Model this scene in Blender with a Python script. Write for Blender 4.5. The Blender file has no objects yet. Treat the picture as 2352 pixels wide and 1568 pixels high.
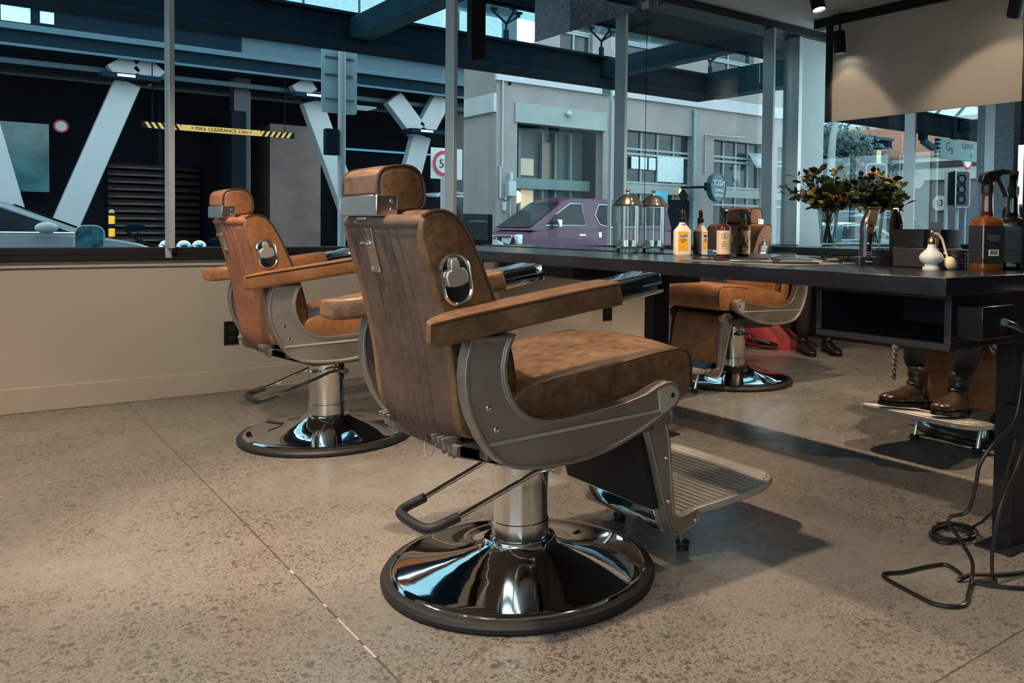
EXPOSURE = 0.0; PW = 150; SKY = 3.6
import bpy, bmesh, math, random
from math import sin, cos, pi, radians as R
from mathutils import Vector, Matrix, noise
random.seed(7)
SC = bpy.context.scene
COL = SC.collection

# ------------------------------------------------------------------ materials
MATS = {}
def _new(name):
    m = bpy.data.materials.new(name); m.use_nodes = True
    nt = m.node_tree
    for n in list(nt.nodes): nt.nodes.remove(n)
    o = nt.nodes.new('ShaderNodeOutputMaterial')
    b = nt.nodes.new('ShaderNodeBsdfPrincipled')
    nt.links.new(b.outputs[0], o.inputs[0])
    return m, nt, b, o
def _coord(nt, scale=(1, 1, 1), rot=(0, 0, 0)):
    t = nt.nodes.new('ShaderNodeTexCoord'); mp = nt.nodes.new('ShaderNodeMapping')
    mp.inputs['Scale'].default_value = scale; mp.inputs['Rotation'].default_value = rot
    nt.links.new(t.outputs['Object'], mp.inputs[0]); return mp.outputs[0]
def _noise(nt, vec, scale, detail=4, rough=.55):
    n = nt.nodes.new('ShaderNodeTexNoise'); n.inputs['Scale'].default_value = scale
    n.inputs['Detail'].default_value = detail; n.inputs['Roughness'].default_value = rough
    nt.links.new(vec, n.inputs['Vector']); return n.outputs['Fac']
def _ramp(nt, fac, stops, interp='LINEAR'):
    r = nt.nodes.new('ShaderNodeValToRGB'); r.color_ramp.interpolation = interp
    e = r.color_ramp.elements
    while len(e) > 1: e.remove(e[-1])
    e[0].position = stops[0][0]; e[0].color = (*stops[0][1], 1)
    for p, c in stops[1:]:
        x = e.new(p); x.color = (*c, 1)
    nt.links.new(fac, r.inputs[0]); return r.outputs[0]
def _mix(nt, a, b, fac, mode='MIX'):
    m = nt.nodes.new('ShaderNodeMix'); m.data_type = 'RGBA'; m.blend_type = mode
    for s, v in ((6, a), (7, b)):
        if isinstance(v, tuple): m.inputs[s].default_value = (*v, 1)
        else: nt.links.new(v, m.inputs[s])
    if isinstance(fac, (int, float)): m.inputs[0].default_value = fac
    else: nt.links.new(fac, m.inputs[0])
    return m.outputs[2]
def _bump(nt, b, h, strength=.2, dist=.002):
    n = nt.nodes.new('ShaderNodeBump'); n.inputs['Strength'].default_value = strength
    n.inputs['Distance'].default_value = dist
    nt.links.new(h, n.inputs['Height']); nt.links.new(n.outputs[0], b.inputs['Normal'])
def plain(name, col, rough=.5, metal=0.0, coat=0, noise_amt=.12, nscale=9, spec=None, alpha=None, bump=0):
    if name in MATS: return MATS[name]
    m, nt, b, o = _new(name)
    b.inputs['Roughness'].default_value = rough; b.inputs['Metallic'].default_value = metal
    b.inputs['Coat Weight'].default_value = coat
    if spec is not None: b.inputs['Specular IOR Level'].default_value = spec
    if noise_amt:
        v = _coord(nt); f = _noise(nt, v, nscale)
        lo = tuple(c * (1 - noise_amt) for c in col); hi = tuple(min(1, c * (1 + noise_amt)) for c in col)
        c = _ramp(nt, f, [(.3, lo), (.7, hi)])
        nt.links.new(c, b.inputs['Base Color'])
        if bump: _bump(nt, b, f, bump, .002)
    else: b.inputs['Base Color'].default_value = (*col, 1)
    MATS[name] = m; return m
def emit(name, col, strength):
    if name in MATS: return MATS[name]
    m, nt, b, o = _new(name)
    b.inputs['Base Color'].default_value = (*[min(1, c) for c in col], 1)
    b.inputs['Emission Color'].default_value = (*col, 1); b.inputs['Emission Strength'].default_value = strength
    MATS[name] = m; return m
def leather(name, dark, mid, light, rough=.42):
    m, nt, b, o = _new(name)
    v = _coord(nt)
    a = _noise(nt, v, 7, 6, .65); c = _noise(nt, v, 45, 5, .7)
    col = _ramp(nt, a, [(.30, dark), (.5, mid), (.72, light)])
    col = _mix(nt, col, _ramp(nt, c, [(.35, dark), (.62, light)]), .28)
    nt.links.new(col, b.inputs['Base Color'])
    rr = _ramp(nt, c, [(.3, (rough - .1,) * 3), (.7, (rough + .14,) * 3)])
    nt.links.new(rr, b.inputs['Roughness'])
    f = _noise(nt, v, 260, 3, .6); _bump(nt, b, f, .25, .0012)
    MATS[name] = m; return m
def metal(name, col, rough, bumps=0, scale=400, streak=None):
    m, nt, b, o = _new(name)
    b.inputs['Metallic'].default_value = 1
    v = _coord(nt)
    f = _noise(nt, v if streak is None else _coord(nt, streak), 6 if streak is None else 3, 4)
    nt.links.new(_ramp(nt, f, [(.3, tuple(c * .86 for c in col)), (.7, col)]), b.inputs['Base Color'])
    nt.links.new(_ramp(nt, f, [(.3, (max(.02, rough * .8),) * 3), (.7, (rough * 1.2,) * 3)]), b.inputs['Roughness'])
    if bumps: _bump(nt, b, _noise(nt, v, scale, 3), bumps, .001)
    MATS[name] = m; return m
def glassy(name, tint=(1, 1, 1), refl=1.0, rough=0.0):
    """thin pane: clear transmission plus a Fresnel reflection"""
    m, nt, b, o = _new(name); nt.nodes.remove(b)
    t = nt.nodes.new('ShaderNodeBsdfTransparent'); t.inputs[0].default_value = (*tint, 1)
    g = nt.nodes.new('ShaderNodeBsdfGlossy'); g.inputs['Roughness'].default_value = rough
    fr = nt.nodes.new('ShaderNodeFresnel'); fr.inputs[0].default_value = 1.5
    ml = nt.nodes.new('ShaderNodeMath'); ml.operation = 'MULTIPLY'; ml.inputs[1].default_value = refl
    mx = nt.nodes.new('ShaderNodeMixShader')
    nt.links.new(fr.outputs[0], ml.inputs[0]); nt.links.new(ml.outputs[0], mx.inputs[0])
    nt.links.new(t.outputs[0], mx.inputs[1]); nt.links.new(g.outputs[0], mx.inputs[2]); nt.links.new(mx.outputs[0], o.inputs[0])
    MATS[name] = m; return m

LEA = leather('leather_brown', (.045, .022, .011), (.120, .064, .032), (.25, .150, .082))
LEO = leather('leather_tan', (.16, .066, .028), (.29, .125, .050), (.43, .215, .10))
LBK = leather('leather_back_dark', (.052, .030, .024), (.095, .056, .042), (.15, .092, .068), .6)
LBO = leather('leather_back_red', (.15, .06, .036), (.27, .11, .065), (.38, .175, .11), .6)
PIP = plain('leather_piping', (.045, .018, .009), .4)
CHR = metal('chrome', (.86, .87, .88), .045)
CHW = metal('chrome_worn', (.80, .79, .76), .13, streak=(8, 8, .6))
ALU = metal('cast_aluminium', (.40, .385, .365), .5, .45, 500)
ALR = plain('machined_aluminium', (.50, .48, .45), .38, metal=.55)
ALB = metal('brushed_plate', (.86, .80, .74), .26)
SLV = plain('mullion_aluminium', (.60, .66, .68), .32, metal=.35, noise_amt=.04)
GOLD = metal('gold_metal', (.85, .50, .16), .15)
COPP = metal('bronze_gold', (.62, .42, .29), .3)
BLK = plain('black_plastic', (.006, .006, .008), .35, spec=.4)
RUB = plain('black_rubber', (.012, .013, .016), .55, nscale=40)
BST = plain('black_steel', (.006, .007, .010), .5, spec=.35)
BMT = plain('black_matt', (.008, .008, .010), .8)

# ------------------------------------------------------------------ geometry helpers
class MB:
    def __init__(s): s.v = []; s.f = []
    def add(s, vs, fs):
        k = len(s.v); s.v += [tuple(v) for v in vs]; s.f += [tuple(i + k for i in f) for f in fs]; return s
    def box(s, x0, x1, y0, y1, z0, z1, M=None):
        vs = [(x, y, z) for x in (x0, x1) for y in (y0, y1) for z in (z0, z1)]
        if M is not None: vs = [M @ Vector(v) for v in vs]
        return s.add(vs, [(0, 1, 3, 2), (4, 6, 7, 5), (0, 4, 5, 1), (2, 3, 7, 6), (0, 2, 6, 4), (1, 5, 7, 3)])
    def bar(s, a, b, w, h, up=(0, 0, 1)):
        """rectangular bar from a to b, w across, h along up"""
        a = Vector(a); b = Vector(b); d = (b - a).normalized(); up = Vector(up)
        sd = d.cross(up); sd = sd.normalized() if sd.length > 1e-6 else Vector((1, 0, 0)); uu = sd.cross(d)
        vs = [p + sd * (i * w / 2) + uu * (j * h / 2) for p in (a, b) for i in (-1, 1) for j in (-1, 1)]
        return s.add(vs, [(0, 1, 3, 2), (4, 6, 7, 5), (0, 4, 5, 1), (2, 3, 7, 6), (0, 2, 6, 4), (1, 5, 7, 3)])
    def lathe(s, prof, n=32, c=(0, 0, 0), M=None, cap=True):
        vs = []; k = len(prof)
        for i in range(n):
            a = 2 * pi * i / n
            for r, z in prof: vs.append(Vector((c[0] + r * cos(a), c[1] + r * sin(a), c[2] + z)))
        if M is not None: vs = [M @ v for v in vs]
        fs = [(i * k + j, ((i + 1) % n) * k + j, ((i + 1) % n) * k + j + 1, i * k + j + 1) for i in range(n) for j in range(k - 1)]
        if cap:
            if prof[0][0] > 1e-5: fs.append(tuple(i * k for i in range(n))[::-1])
            if prof[-1][0] > 1e-5: fs.append(tuple(i * k + k - 1 for i in range(n)))
        return s.add(vs, fs)
    def cyl(s, a, b, r, n=16, r2=None):
        a = Vector(a); b = Vector(b); d = b - a; L = d.length
        M = Matrix.Translation(a) @ d.to_track_quat('Z', 'Y').to_matrix().to_4x4()
        return s.lathe([(r, 0), (r if r2 is None else r2, L)], n, M=M)
    def tube(s, pts, r, n=8, closed=False, flat=None):
        pts = [Vector(p) for p in pts]; m = len(pts); rs = r if isinstance(r, (list, tuple)) else [r] * m
        T = []
        for i in range(m):
            a = pts[(i - 1) % m] if (closed or i) else pts[0]; b = pts[(i + 1) % m] if (closed or i < m - 1) else pts[-1]
            T.append((b - a).normalized())
        up = Vector((0, 0, 1)) if abs(T[0].z) < .9 else Vector((1, 0, 0))
        N = (up - T[0] * up.dot(T[0])).normalized(); vs = []
        for i in range(m):
            N = (N - T[i] * N.dot(T[i])).normalized(); B = T[i].cross(N)
            for j in range(n):
                a = 2 * pi * j / n
                vs.append(pts[i] + (N * cos(a) + B * sin(a) * (flat or 1)) * rs[i])
        rng = m if closed else m - 1
        fs = [(i * n + j, i * n + (j + 1) % n, ((i + 1) % m) * n + (j + 1) % n, ((i + 1) % m) * n + j) for i in range(rng) for j in range(n)]
        if not closed: fs += [tuple(range(n))[::-1], tuple((m - 1) * n + j for j in range(n))]
        return s.add(vs, fs)
    def prism(s, poly, h0, h1, ax='y'):
        """poly in (u,w); extruded along ax from h0 to h1"""
        def P(u, w, h): return {'y': (u, h, w), 'x': (h, u, w), 'z': (u, w, h)}[ax]
        k = len(poly); vs = [P(u, w, h0) for u, w in poly] + [P(u, w, h1) for u, w in poly]
        fs = [tuple(range(k)), tuple(range(k, 2 * k))[::-1]] + [(i, i + k, (i + 1) % k + k, (i + 1) % k) for i in range(k)]
        return s.add(vs, fs)
    def loft(s, rings, closed=True, caps=True):
        k = len(rings[0]); vs = [p for r in rings for p in r]; m = len(rings)
        fs = []
        for i in range(m - 1):
            for j in range(k if closed else k - 1):
                fs.append((i * k + j, i * k + (j + 1) % k, (i + 1) * k + (j + 1) % k, (i + 1) * k + j))
        if caps and closed: fs += [tuple(range(k))[::-1], tuple((m - 1) * k + j for j in range(k))]
        return s.add(vs, fs)
    def sphere(s, c, r, n=14, sx=1, sy=1, sz=1, M=None):
        prof = [(max(1e-6, r * sin(pi * i / n)), -r * cos(pi * i / n)) for i in range(n + 1)]
        k = len(s.v); s.lathe(prof, n * 2, cap=False)
        for i in range(k, len(s.v)):
            x, y, z = s.v[i]; v = Vector((x * sx, y * sy, z * sz))
            if M is not None: v = M @ v
            s.v[i] = (v.x + c[0], v.y + c[1], v.z + c[2])
        return s
    def build(s, name, mat, parent=None, bevel=0, seg=2, ang=35, sub=0, smooth=True, solid=0):
        me = bpy.data.meshes.new(name); me.from_pydata(s.v, [], s.f); me.validate()
        bm = bmesh.new(); bm.from_mesh(me); bmesh.ops.remove_doubles(bm, verts=bm.verts, dist=1e-6)
        bmesh.ops.recalc_face_normals(bm, faces=bm.faces); bm.to_mesh(me); bm.free()
        return link(name, me, mat, parent, bevel, seg, ang, sub, smooth, solid)
def link(name, me, mat, parent=None, bevel=0, seg=2, ang=35, sub=0, smooth=True, solid=0):
    mats = mat if isinstance(mat, (list, tuple)) else [mat]
    for m in mats: me.materials.append(m)
    if smooth:
        me.polygons.foreach_set('use_smooth', [True] * len(me.polygons)); me.set_sharp_from_angle(angle=R(ang))
    o = bpy.data.objects.new(name, me); COL.objects.link(o)
    if parent is not None: o.parent = parent
    if solid:
        d = o.modifiers.new('solid', 'SOLIDIFY'); d.thickness = solid; d.offset = 0
    if bevel:
        b = o.modifiers.new('bevel', 'BEVEL'); b.width = bevel; b.segments = seg; b.limit_method = 'ANGLE'; b.angle_limit = R(40); b.harden_normals = False
    if sub:
        d = o.modifiers.new('sub', 'SUBSURF'); d.levels = sub; d.render_levels = sub
    return o
def tag(o, label, cat, group=None, kind=None):
    if label: o['label'] = label
    if cat: o['category'] = cat
    if group: o['group'] = group
    if kind: o['kind'] = kind
    return o
def thing(name, label, cat, loc=(0, 0, 0), rz=0, group=None):
    o = bpy.data.objects.new(name, None); COL.objects.link(o); o.empty_display_size = .05
    o.location = loc; o.rotation_euler = (0, 0, rz); tag(o, label, cat, group); return o
def struct(o): o['kind'] = 'structure'; return o
def copy_tree(o, parent=None):
    c = o.copy(); COL.objects.link(c)
    if parent is not None: c.parent = parent
    for ch in [x for x in ALLOBJ() if x.parent == o]: copy_tree(ch, c)
    return c
def ALLOBJ(): return list(COL.objects)
def text(s, size, mat, parent, loc, rot, name='lettering', ext=.0006, align='CENTER', sx=1.0):
    cu = bpy.data.curves.new('t', 'FONT'); cu.body = s; cu.size = size; cu.extrude = ext
    cu.align_x = align; cu.align_y = 'CENTER'; cu.resolution_u = 3
    t = bpy.data.objects.new('t', cu); COL.objects.link(t)
    me = bpy.data.meshes.new_from_object(t); bpy.data.objects.remove(t); bpy.data.curves.remove(cu)
    me.transform(Matrix.Diagonal((sx, 1, 1, 1)))
    o = link(name, me, mat, parent, smooth=False); o.location = loc; o.rotation_euler = rot; return o
def rrect(w, h, r, n=4):
    """rounded rectangle outline, centred"""
    P = []
    for cx, cy, a0 in ((w / 2 - r, h / 2 - r, 0), (-w / 2 + r, h / 2 - r, pi / 2), (-w / 2 + r, -h / 2 + r, pi), (w / 2 - r, -h / 2 + r, 3 * pi / 2)):
        for i in range(n + 1):
            a = a0 + pi / 2 * i / n; P.append((cx + r * cos(a), cy + r * sin(a)))
    return P
def smoothpoly(pts, it=2, closed=True):
    """Chaikin corner cutting"""
    for _ in range(it):
        q = []; n = len(pts)
        for i in range(n if closed else n - 1):
            a = pts[i]; b = pts[(i + 1) % n]
            q.append(tuple(.75 * x + .25 * y for x, y in zip(a, b))); q.append(tuple(.25 * x + .75 * y for x, y in zip(a, b)))
        if not closed: q = [pts[0]] + q + [pts[-1]]
        pts = q
    return pts
def catmull(pts, k=6):
    P = [Vector(p) for p in pts]; out = []
    for i in range(len(P) - 1):
        p0 = P[max(i - 1, 0)]; p1 = P[i]; p2 = P[i + 1]; p3 = P[min(i + 2, len(P) - 1)]
        for j in range(k):
            t = j / k
            out.append(.5 * ((2 * p1) + (p2 - p0) * t + (2 * p0 - 5 * p1 + 4 * p2 - p3) * t * t + (3 * p1 - p0 - 3 * p2 + p3) * t ** 3))
    out.append(P[-1]); return out
def interp(tab, x):
    if x <= tab[0][0]: return tab[0][1]
    for (a, b), (c, d) in zip(tab, tab[1:]):
        if x <= c: return b + (d - b) * (x - a) / (c - a)
    return tab[-1][1]
# ------------------------------------------------------------------ barber chair (local: u forward = +X, v left = +Y)
def inset_plate(name, mat, poly, v0, v1, rim, depth, parent, both=True):
    """plate of outline poly between planes v0,v1 with a raised rim on its faces"""
    bm = bmesh.new()
    a = [bm.verts.new((u, v0, w)) for u, w in poly]; b = [bm.verts.new((u, v1, w)) for u, w in poly]
    fa = bm.faces.new(a); fb = bm.faces.new(b[::-1]); n = len(poly)
    for i in range(n): bm.faces.new((a[i], b[i], b[(i + 1) % n], a[(i + 1) % n]))
    bmesh.ops.recalc_face_normals(bm, faces=bm.faces)
    for f in ((fa, fb) if both else (fa,)):
        bmesh.ops.inset_region(bm, faces=[f], thickness=rim, depth=0, use_even_offset=True)
        r = bmesh.ops.inset_region(bm, faces=[f], thickness=.003, depth=-depth, use_even_offset=True)
    me = bpy.data.meshes.new(name); bm.to_mesh(me); bm.free()
    return link(name, me, mat, parent, bevel=.0015, seg=2, ang=30)
def screw(parent, p, d, r=.0062, name='screw'):
    d = Vector(d).normalized(); M = Matrix.Translation(Vector(p)) @ d.to_track_quat('Z', 'Y').to_matrix().to_4x4()
    m = MB(); m.lathe([(r, 0), (r, .0012), (r * .75, .0032), (r * .35, .0036), (r * .3, .002), (0.0001, .002)], 12, M=M)
    return m.build(name, CHR, parent)
def padloft(name, mat, prof, hw, bulge, parent, nv=9, round_=.018, top_only=True, wmid=None, vc=0.0):
    """cushion: side profile prof (u,w) lofted across v with rounded ends and crown"""
    cu = sum(p[0] for p in prof) / len(prof); cw = sum(p[1] for p in prof) / len(prof)
    rings = []; vs = []
    for i in range(5): vs.append((-hw + round_ * (1 - cos(pi / 2 * i / 4)), 1 - (1 - sin(pi / 2 * i / 4)) * 1.0))
    for i in range(1, nv): vs.append((-hw + round_ + (2 * hw - 2 * round_) * i / nv, 1.0))
    for i in range(4, -1, -1): vs.append((hw - round_ * (1 - cos(pi / 2 * i / 4)), 1 - (1 - sin(pi / 2 * i / 4)) * 1.0))
    for v, s in vs:
        k = bulge * (1 - (v / hw) ** 2); ins = round_ * (1 - s); ring = []
        for u, w in prof:
            du = u - cu; dw = w - cw; L = math.hypot(du, dw) or 1
            uu = u - du / L * ins; ww = w - dw / L * ins
            if wmid is None: ww += k * max(0, min(1, dw / .03 + .3))
            else: uu += k * max(0, min(1, du / .03 + .3))
            ring.append((uu, v + vc, ww))
        rings.append(ring)
    return MB().loft(rings).build(name, mat, parent, ang=50)

FRAME = [(-.318, .69), (-.331, .64), (-.334, .60), (-.329, .555), (-.315, .51), (-.292, .462), (-.265, .425), (-.238, .400), (-.205, .384),
         (-.16, .375), (-.11, .371), (-.05, .370), (0, .373), (.05, .381), (.10, .393), (.16, .412), (.215, .434), (.262, .455), (.29, .472),
         (.301, .49), (.299, .508), (.288, .524), (.27, .533), (.25, .534), (.225, .527), (.18, .510), (.12, .498), (.06, .490), (0, .484),
         (-.06, .480), (-.11, .481), (-.14, .487), (-.17, .501), (-.195, .522), (-.215, .552), (-.226, .585), (-.229, .62), (-.222, .655), (-.205, .69)]
BRK = [(.247, .402), (.262, .44), (.285, .456), (.318, .452), (.338, .438), (.343, .42), (.333, .402), (.322, .398), (.331, .36), (.347, .20), (.352, .155), (.362, .141),
       (.38, .137), (.41, .143), (.433, .145), (.448, .134), (.451, .117), (.442, .104), (.41, .094), (.375, .087), (.352, .092), (.335, .108), (.322, .14), (.285, .28)]

def make_chair(name, label, L, LB, group, calf):
    t = thing(name, label, 'barber chair', group=group)
    # base
    MB().lathe([(.30, .0), (.356, .0), (.363, .006), (.364, .016), (.358, .025), (.345, .030), (.33, .029), (.30, .02)], 72).build('rubber_ring', RUB, t)
    MB().lathe([(.33, .018), (.340, .029), (.334, .034), (.322, .036), (.300, .038), (.26, .043), (.20, .053), (.15, .066), (.118, .080), (.102, .092), (.096, .100), (.088, .101)], 72).build('base_plate', CHR, t)
    MB().lathe([(.0795, .09), (.0805, .098), (.0795, .104), (.0765, .106)], 48, cap=False).build('collar', CHR, t)
    MB().lathe([(.0765, .09), (.0765, .150), (.0740, .152), (.0740, .255), (.0752, .258), (.0752, .372)], 48).build('column', CHW, t)
    # foot pump
    for sgn in (-1, 1):
        pass
    path = [(.045, -.098, .298), (.0, -.104, .303), (-.03, -.102, .297), (-.06, -.10, .284), (-.24, -.092, .222), (-.258, -.09, .2165)]
    p2 = [(x, -y, z) for x, y, z in path][::-1]
    pedal = MB(); pedal.tube(path, .0065, 10); pedal.tube(p2, .0065, 10)
    pedal.tube([(.045, -.104, .298), (.045, .104, .298)], .009, 10)
    pd = pedal.build('pump_lever', CHR, t)
    gp = smoothpoly([(-.235, -.092, .224), (-.305, -.088, .206), (-.318, -.055, .204), (-.318, .055, .204), (-.305, .088, .206), (-.235, .092, .224)], 2, False)
    MB().tube(gp, .0125, 12).build('grip', RUB, pd)
    MB().cyl((.045, -.112, .298), (.045, -.102, .298), .014, 20).build('pivot_cap', CHW, pd)
    # under structure
    u = MB(); u.box(-.17, .14, -.12, .12, .355, .40); u.box(-.24, .27, -.235, .235, .392, .418)
    u.prism([(-.30, .405), (-.12, .345), (.10, .352), (.24, .415), (.24, .43), (-.30, .43)], -.20, .20)
    u.build('seat_pan', plain('pan_grey', (.12, .10, .09), .55), t, bevel=.003)
    for sg in (-1, 1):
      m = MB()
      for y in (sg * .175, sg * .155, sg * .125):
        m.prism([(-.325, .445), (-.28, .45), (-.27, .40), (-.295, .395), (-.30, .425), (-.32, .43)], y - .003, y + .003)
      m.cyl((-.285, sg * .18, .41), (-.285, sg * .12, .41), .006); m.prism([(-.29, .43), (-.15, .38), (-.15, .36), (-.29, .40)], min(sg * .20, sg * .17), max(sg * .20, sg * .17))
      if sg < 0: m.tube([(-.32, -.14, .425), (-.325, -.13, .40), (-.335, -.12, .392), (-.33, -.10, .40), (-.31, -.06, .42)], .0014, 6)
      m.build('recline_bracket', ALU, t, bevel=.001)
    # side frames
    for sg in (-1, 1):
        f = inset_plate('side_frame', ALU, FRAME, sg * .262, sg * .302, .0085, .0075, t)
        r = MB(); r.tube([(-.276, sg * .296, .448), (.232, sg * .296, .462)], .0042, 8)
        r.tube([(.226, sg * .296, .519), (.232, sg * .296, .49), (.236, sg * .296, .462)], .0042, 8)
        r.prism([(.234, .456), (.262, .457), (.288, .473), (.298, .49), (.296, .508), (.285, .522), (.27, .53), (.25, .531), (.23, .524)], sg * .2905, sg * .301)
        r.build('rib', ALR, f)
        MB().cyl((.273, sg * .2995, .498), (.273, sg * .3025, .498), .0062, 16).build('pin_hole', BMT, f)
        for p in ((-.270, .530), (-.250, .479)): screw(f, (p[0], sg * .293, p[1]), (0, sg, 0), .0075)
    # seat
    sp = [(.30, .470), (.345, .468), (.375, .478), (.388, .50), (.389, .56), (.382, .588), (.362, .602), (.33, .606), (.25, .601), (.12, .590), (.0, .577), (-.10, .565), (-.16, .55), (-.185, .53), (-.188, .50), (-.17, .478), (-.05, .452), (.15, .452)]
    st = padloft('seat', L, smoothpoly(sp, 1), .252, .018, t, 12, .012)
    sf = [(.389, .50), (.389, .56), (.382, .588), (.362, .602), (.33, .606), (.25, .599), (.12, .582), (.03, .562), (-.05, .545), (-.10, .53), (-.135, .508), (-.150, .478)]
    for sg in (-1, 1): MB().tube(smoothpoly([(a, sg * .247, b) for a, b in sf], 1, False), .0042, 8).build('piping', PIP, st)
    # backrest
    bp = [(-.405, .925), (-.398, .955), (-.375, .966), (-.34, .964), (-.315, .950), (-.295, .925), (-.272, .885), (-.245, .825), (-.215, .758), (-.185, .68), (-.165, .60), (-.16, .53), (-.175, .47), (-.215, .445), (-.285, .445), (-.305, .47), (-.312, .52), (-.322, .60), (-.338, .68), (-.358, .765), (-.383, .85)]
    bk = padloft('backrest', L, smoothpoly(bp, 1), .228, .014, t, 10, .010, wmid=1)
    ft = [(-.398, .95), (-.372, .964), (-.34, .962), (-.315, .948), (-.295, .923), (-.272, .885), (-.245, .825), (-.215, .758), (-.185, .68), (-.165, .60), (-.16, .53)]
    for sg in (-1, 1): MB().tube(smoothpoly([(a, sg * .225, b) for a, b in ft], 1, False), .0045, 8).build('piping', PIP, bk)
    # tufted back panel
    BL = [(.445, -.296), (.47, -.314), (.52, -.322), (.60, -.333), (.68, -.348), (.765, -.368), (.85, -.392), (.925, -.414)]
    rings = []; nv = 222; nw = 26
    def hwid(w): return .222 * (1 - .0 * w) * (.80 + .20 * min(1, max(0, (w - .44) / .16)) ** .5) if w < .60 else .222
    for i in range(nw + 1):
        w0 = .432 + (.926 - .432) * i / nw; row = []
        for j in range(nv + 1):
            s = -1 + 2 * j / nv; v = s * hwid(w0); ch = 0
            if abs(v) < .135: ch = .013 * math.sqrt(max(0, 1 - (2 * (((v + .135) / .030) % 1) - 1) ** 2))
            elif abs(v) < .19: ch = .012 * min(1, (abs(v) - .135) / .008) ** .5
            else: ch = .012 * max(0, 1 - ((abs(v) - .19) / .035) ** 2)
            low = max(0, (.50 - w0) / .068); w = w0 - .018 * low * (1 - s * s)
            row.append((interp(BL, w0) - .012 - ch + .046 * (v / .222) ** 2 + .016 * low ** 2, v, w))
        rings.append(row)
    bpn = MB().loft(rings, closed=False, caps=False).build('back_panel', LB, t, ang=60, solid=.006)
    sm = MB()
    for q in range(10):
        v0 = -.135 + .030 * q; pts = []
        for i in range(14):
            w0 = .438 + .484 * i / 13; v = v0 * hwid(w0) / .222; low = max(0, (.50 - w0) / .068); s_ = v / hwid(w0)
            pts.append((interp(BL, w0) - .0175 + .046 * (v0 / .222) ** 2 + .016 * low ** 2, v0 if w0 > .6 else v0, w0 - .018 * low * (1 - s_ * s_)))
        sm.tube(pts, .0022, 6)
    sm.build('channel_seam_shade', PIP, bpn)  # dark seam lines laid in the grooves to paint in their shade
    tb = []
    for i in range(25):
        v = -.226 + .452 * i / 24; e = .5 if i in (0, 24) else 1; x0 = -.4325 + .046 * (v / .222) ** 2
        tb.append([(x0 + .017 * e * cos(a * pi / 6) + (.03 if cos(a * pi / 6) > .3 else 0), v, .938 + .017 * e * sin(a * pi / 6)) for a in range(12)])
    MB().loft(tb).build('top_binding', LB, bpn, ang=60)
    for v, w in ((-.208, .875), (-.205, .735), (-.203, .60), (-.185, .475), (.208, .875), (.205, .735), (.203, .60), (.185, .475), (-.05, .425), (.05, .425)):
        screw(bpn, (interp(BL, w) - .017 + .046 * (v / .222) ** 2 + (.014 if w < .45 else 0), v, w), (-1, 0, 0), .0052)
    # headrest bracket on the back
    pl = MB(); q = rrect(.052, .125, .004, 2)
    def bkp(v, w): return (interp(BL, w) - .027, v - .015, w)
    vs = [bkp(a, b + .882) for a, b in q]; k = len(vs)
    pl.add([(x - .003, y, z) for x, y, z in vs] + vs, [tuple(range(k)), tuple(range(k, 2 * k))[::-1]] + [(i, i + k, (i + 1) % k + k, (i + 1) % k) for i in range(k)])
    pl.box(-.452, -.425, -.040, .010, .942, .948)
    plate = pl.build('headrest_plate', ALB, t, bevel=.0008)
    for a, b in ((-.02, .055), (.02, .055), (-.02, -.055), (.02, -.055)):
        x, y, z = bkp(a, b + .882); screw(plate, (x - .002, y, z), (-1, 0, .1), .005)
    x, y, z = bkp(0, .885); MB().lathe([(.009, 0), (.009, .004), (.004, .006), (.004, .012), (.007, .014), (.007, .02), (.002, .022)], 14, M=Matrix.Translation((x - .002, y, z)) @ Matrix.Rotation(-pi / 2, 4, 'Y')).build('knob', CHR, plate)
    MB().box(-.440, -.425, -.024, -.006, .92, .99).build('headrest_post', CHR, t, bevel=.001)
    # headrest
    hp = [(-.443, .975), (-.448, 1.0), (-.449, 1.035), (-.44, 1.055), (-.415, 1.064), (-.375, 1.067), (-.352, 1.058), (-.338, 1.03), (-.334, .99), (-.340, .972), (-.36, .965), (-.42, .958)]
    hr = padloft('headrest', L, smoothpoly(hp, 1), .108, .004, t, 8, .012)
    MB().box(-.4530, -.43, -.094, .094, .996, 1.048).build('headrest_back', LB, hr, bevel=.008, seg=4)
    for sg in (-1, 1): MB().tube(smoothpoly([(a, sg * .104, b) for a, b in hp], 1), .0038, 8, closed=True).build('piping', PIP, hr)
    cl = MB(); zz0, zz1 = .952, .998
    cl.box(-.4545, -.4515, -.110, .110, zz0, zz1); cl.box(-.4545, -.405, -.1115, -.1090, zz0, zz1); cl.box(-.4545, -.405, .1090, .1115, zz0, zz1); cl.box(-.452, -.36, -.11, .11, zz0 - .001, zz0 + .003)
    c2 = cl.build('headrest_clip', ALB, hr, bevel=.002)
    for sg in (-1, 1):
        for w in (.965, .985): screw(c2, (-.419, sg * .112, w), (0, sg, 0), .005)
    # arms
    for sg in (-1, 1):
        a = MB(); rings = []
        tab = [(-.428, .727, .10), (-.424, .729, .26), (-.415, .731, .42), (-.395, .734, .62), (-.355, .741, .84), (-.30, .749, .97), (-.2, .763, 1), (-.1, .777, 1), (0, .791, 1), (.06, .798, 1), (.078, .800, .96), (.086, .801, .86)]
        for uu, top, sc in tab:
            sc = max(sc, .08); th = .058 * (1 if uu > -.39 else .96 if uu > -.40 else .88 if uu > -.42 else .76 if uu > -.426 else .62); w = .114 * sc
            if uu > 0: w = .112 * min(1, sc + .0)
            cv = sg * (.270 + (.114 - w) * .5 * (1 if uu < -.2 else 0))
            rings.append([(uu - (.30 * p[1] if uu > .05 else 0), cv + p[0] * w / .114, top - th / 2 + p[1] * th / .056) for p in rrect(.114, .056, .013, 3)])
        ar = a.loft(rings).build('armrest', L, t, ang=50)
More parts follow.
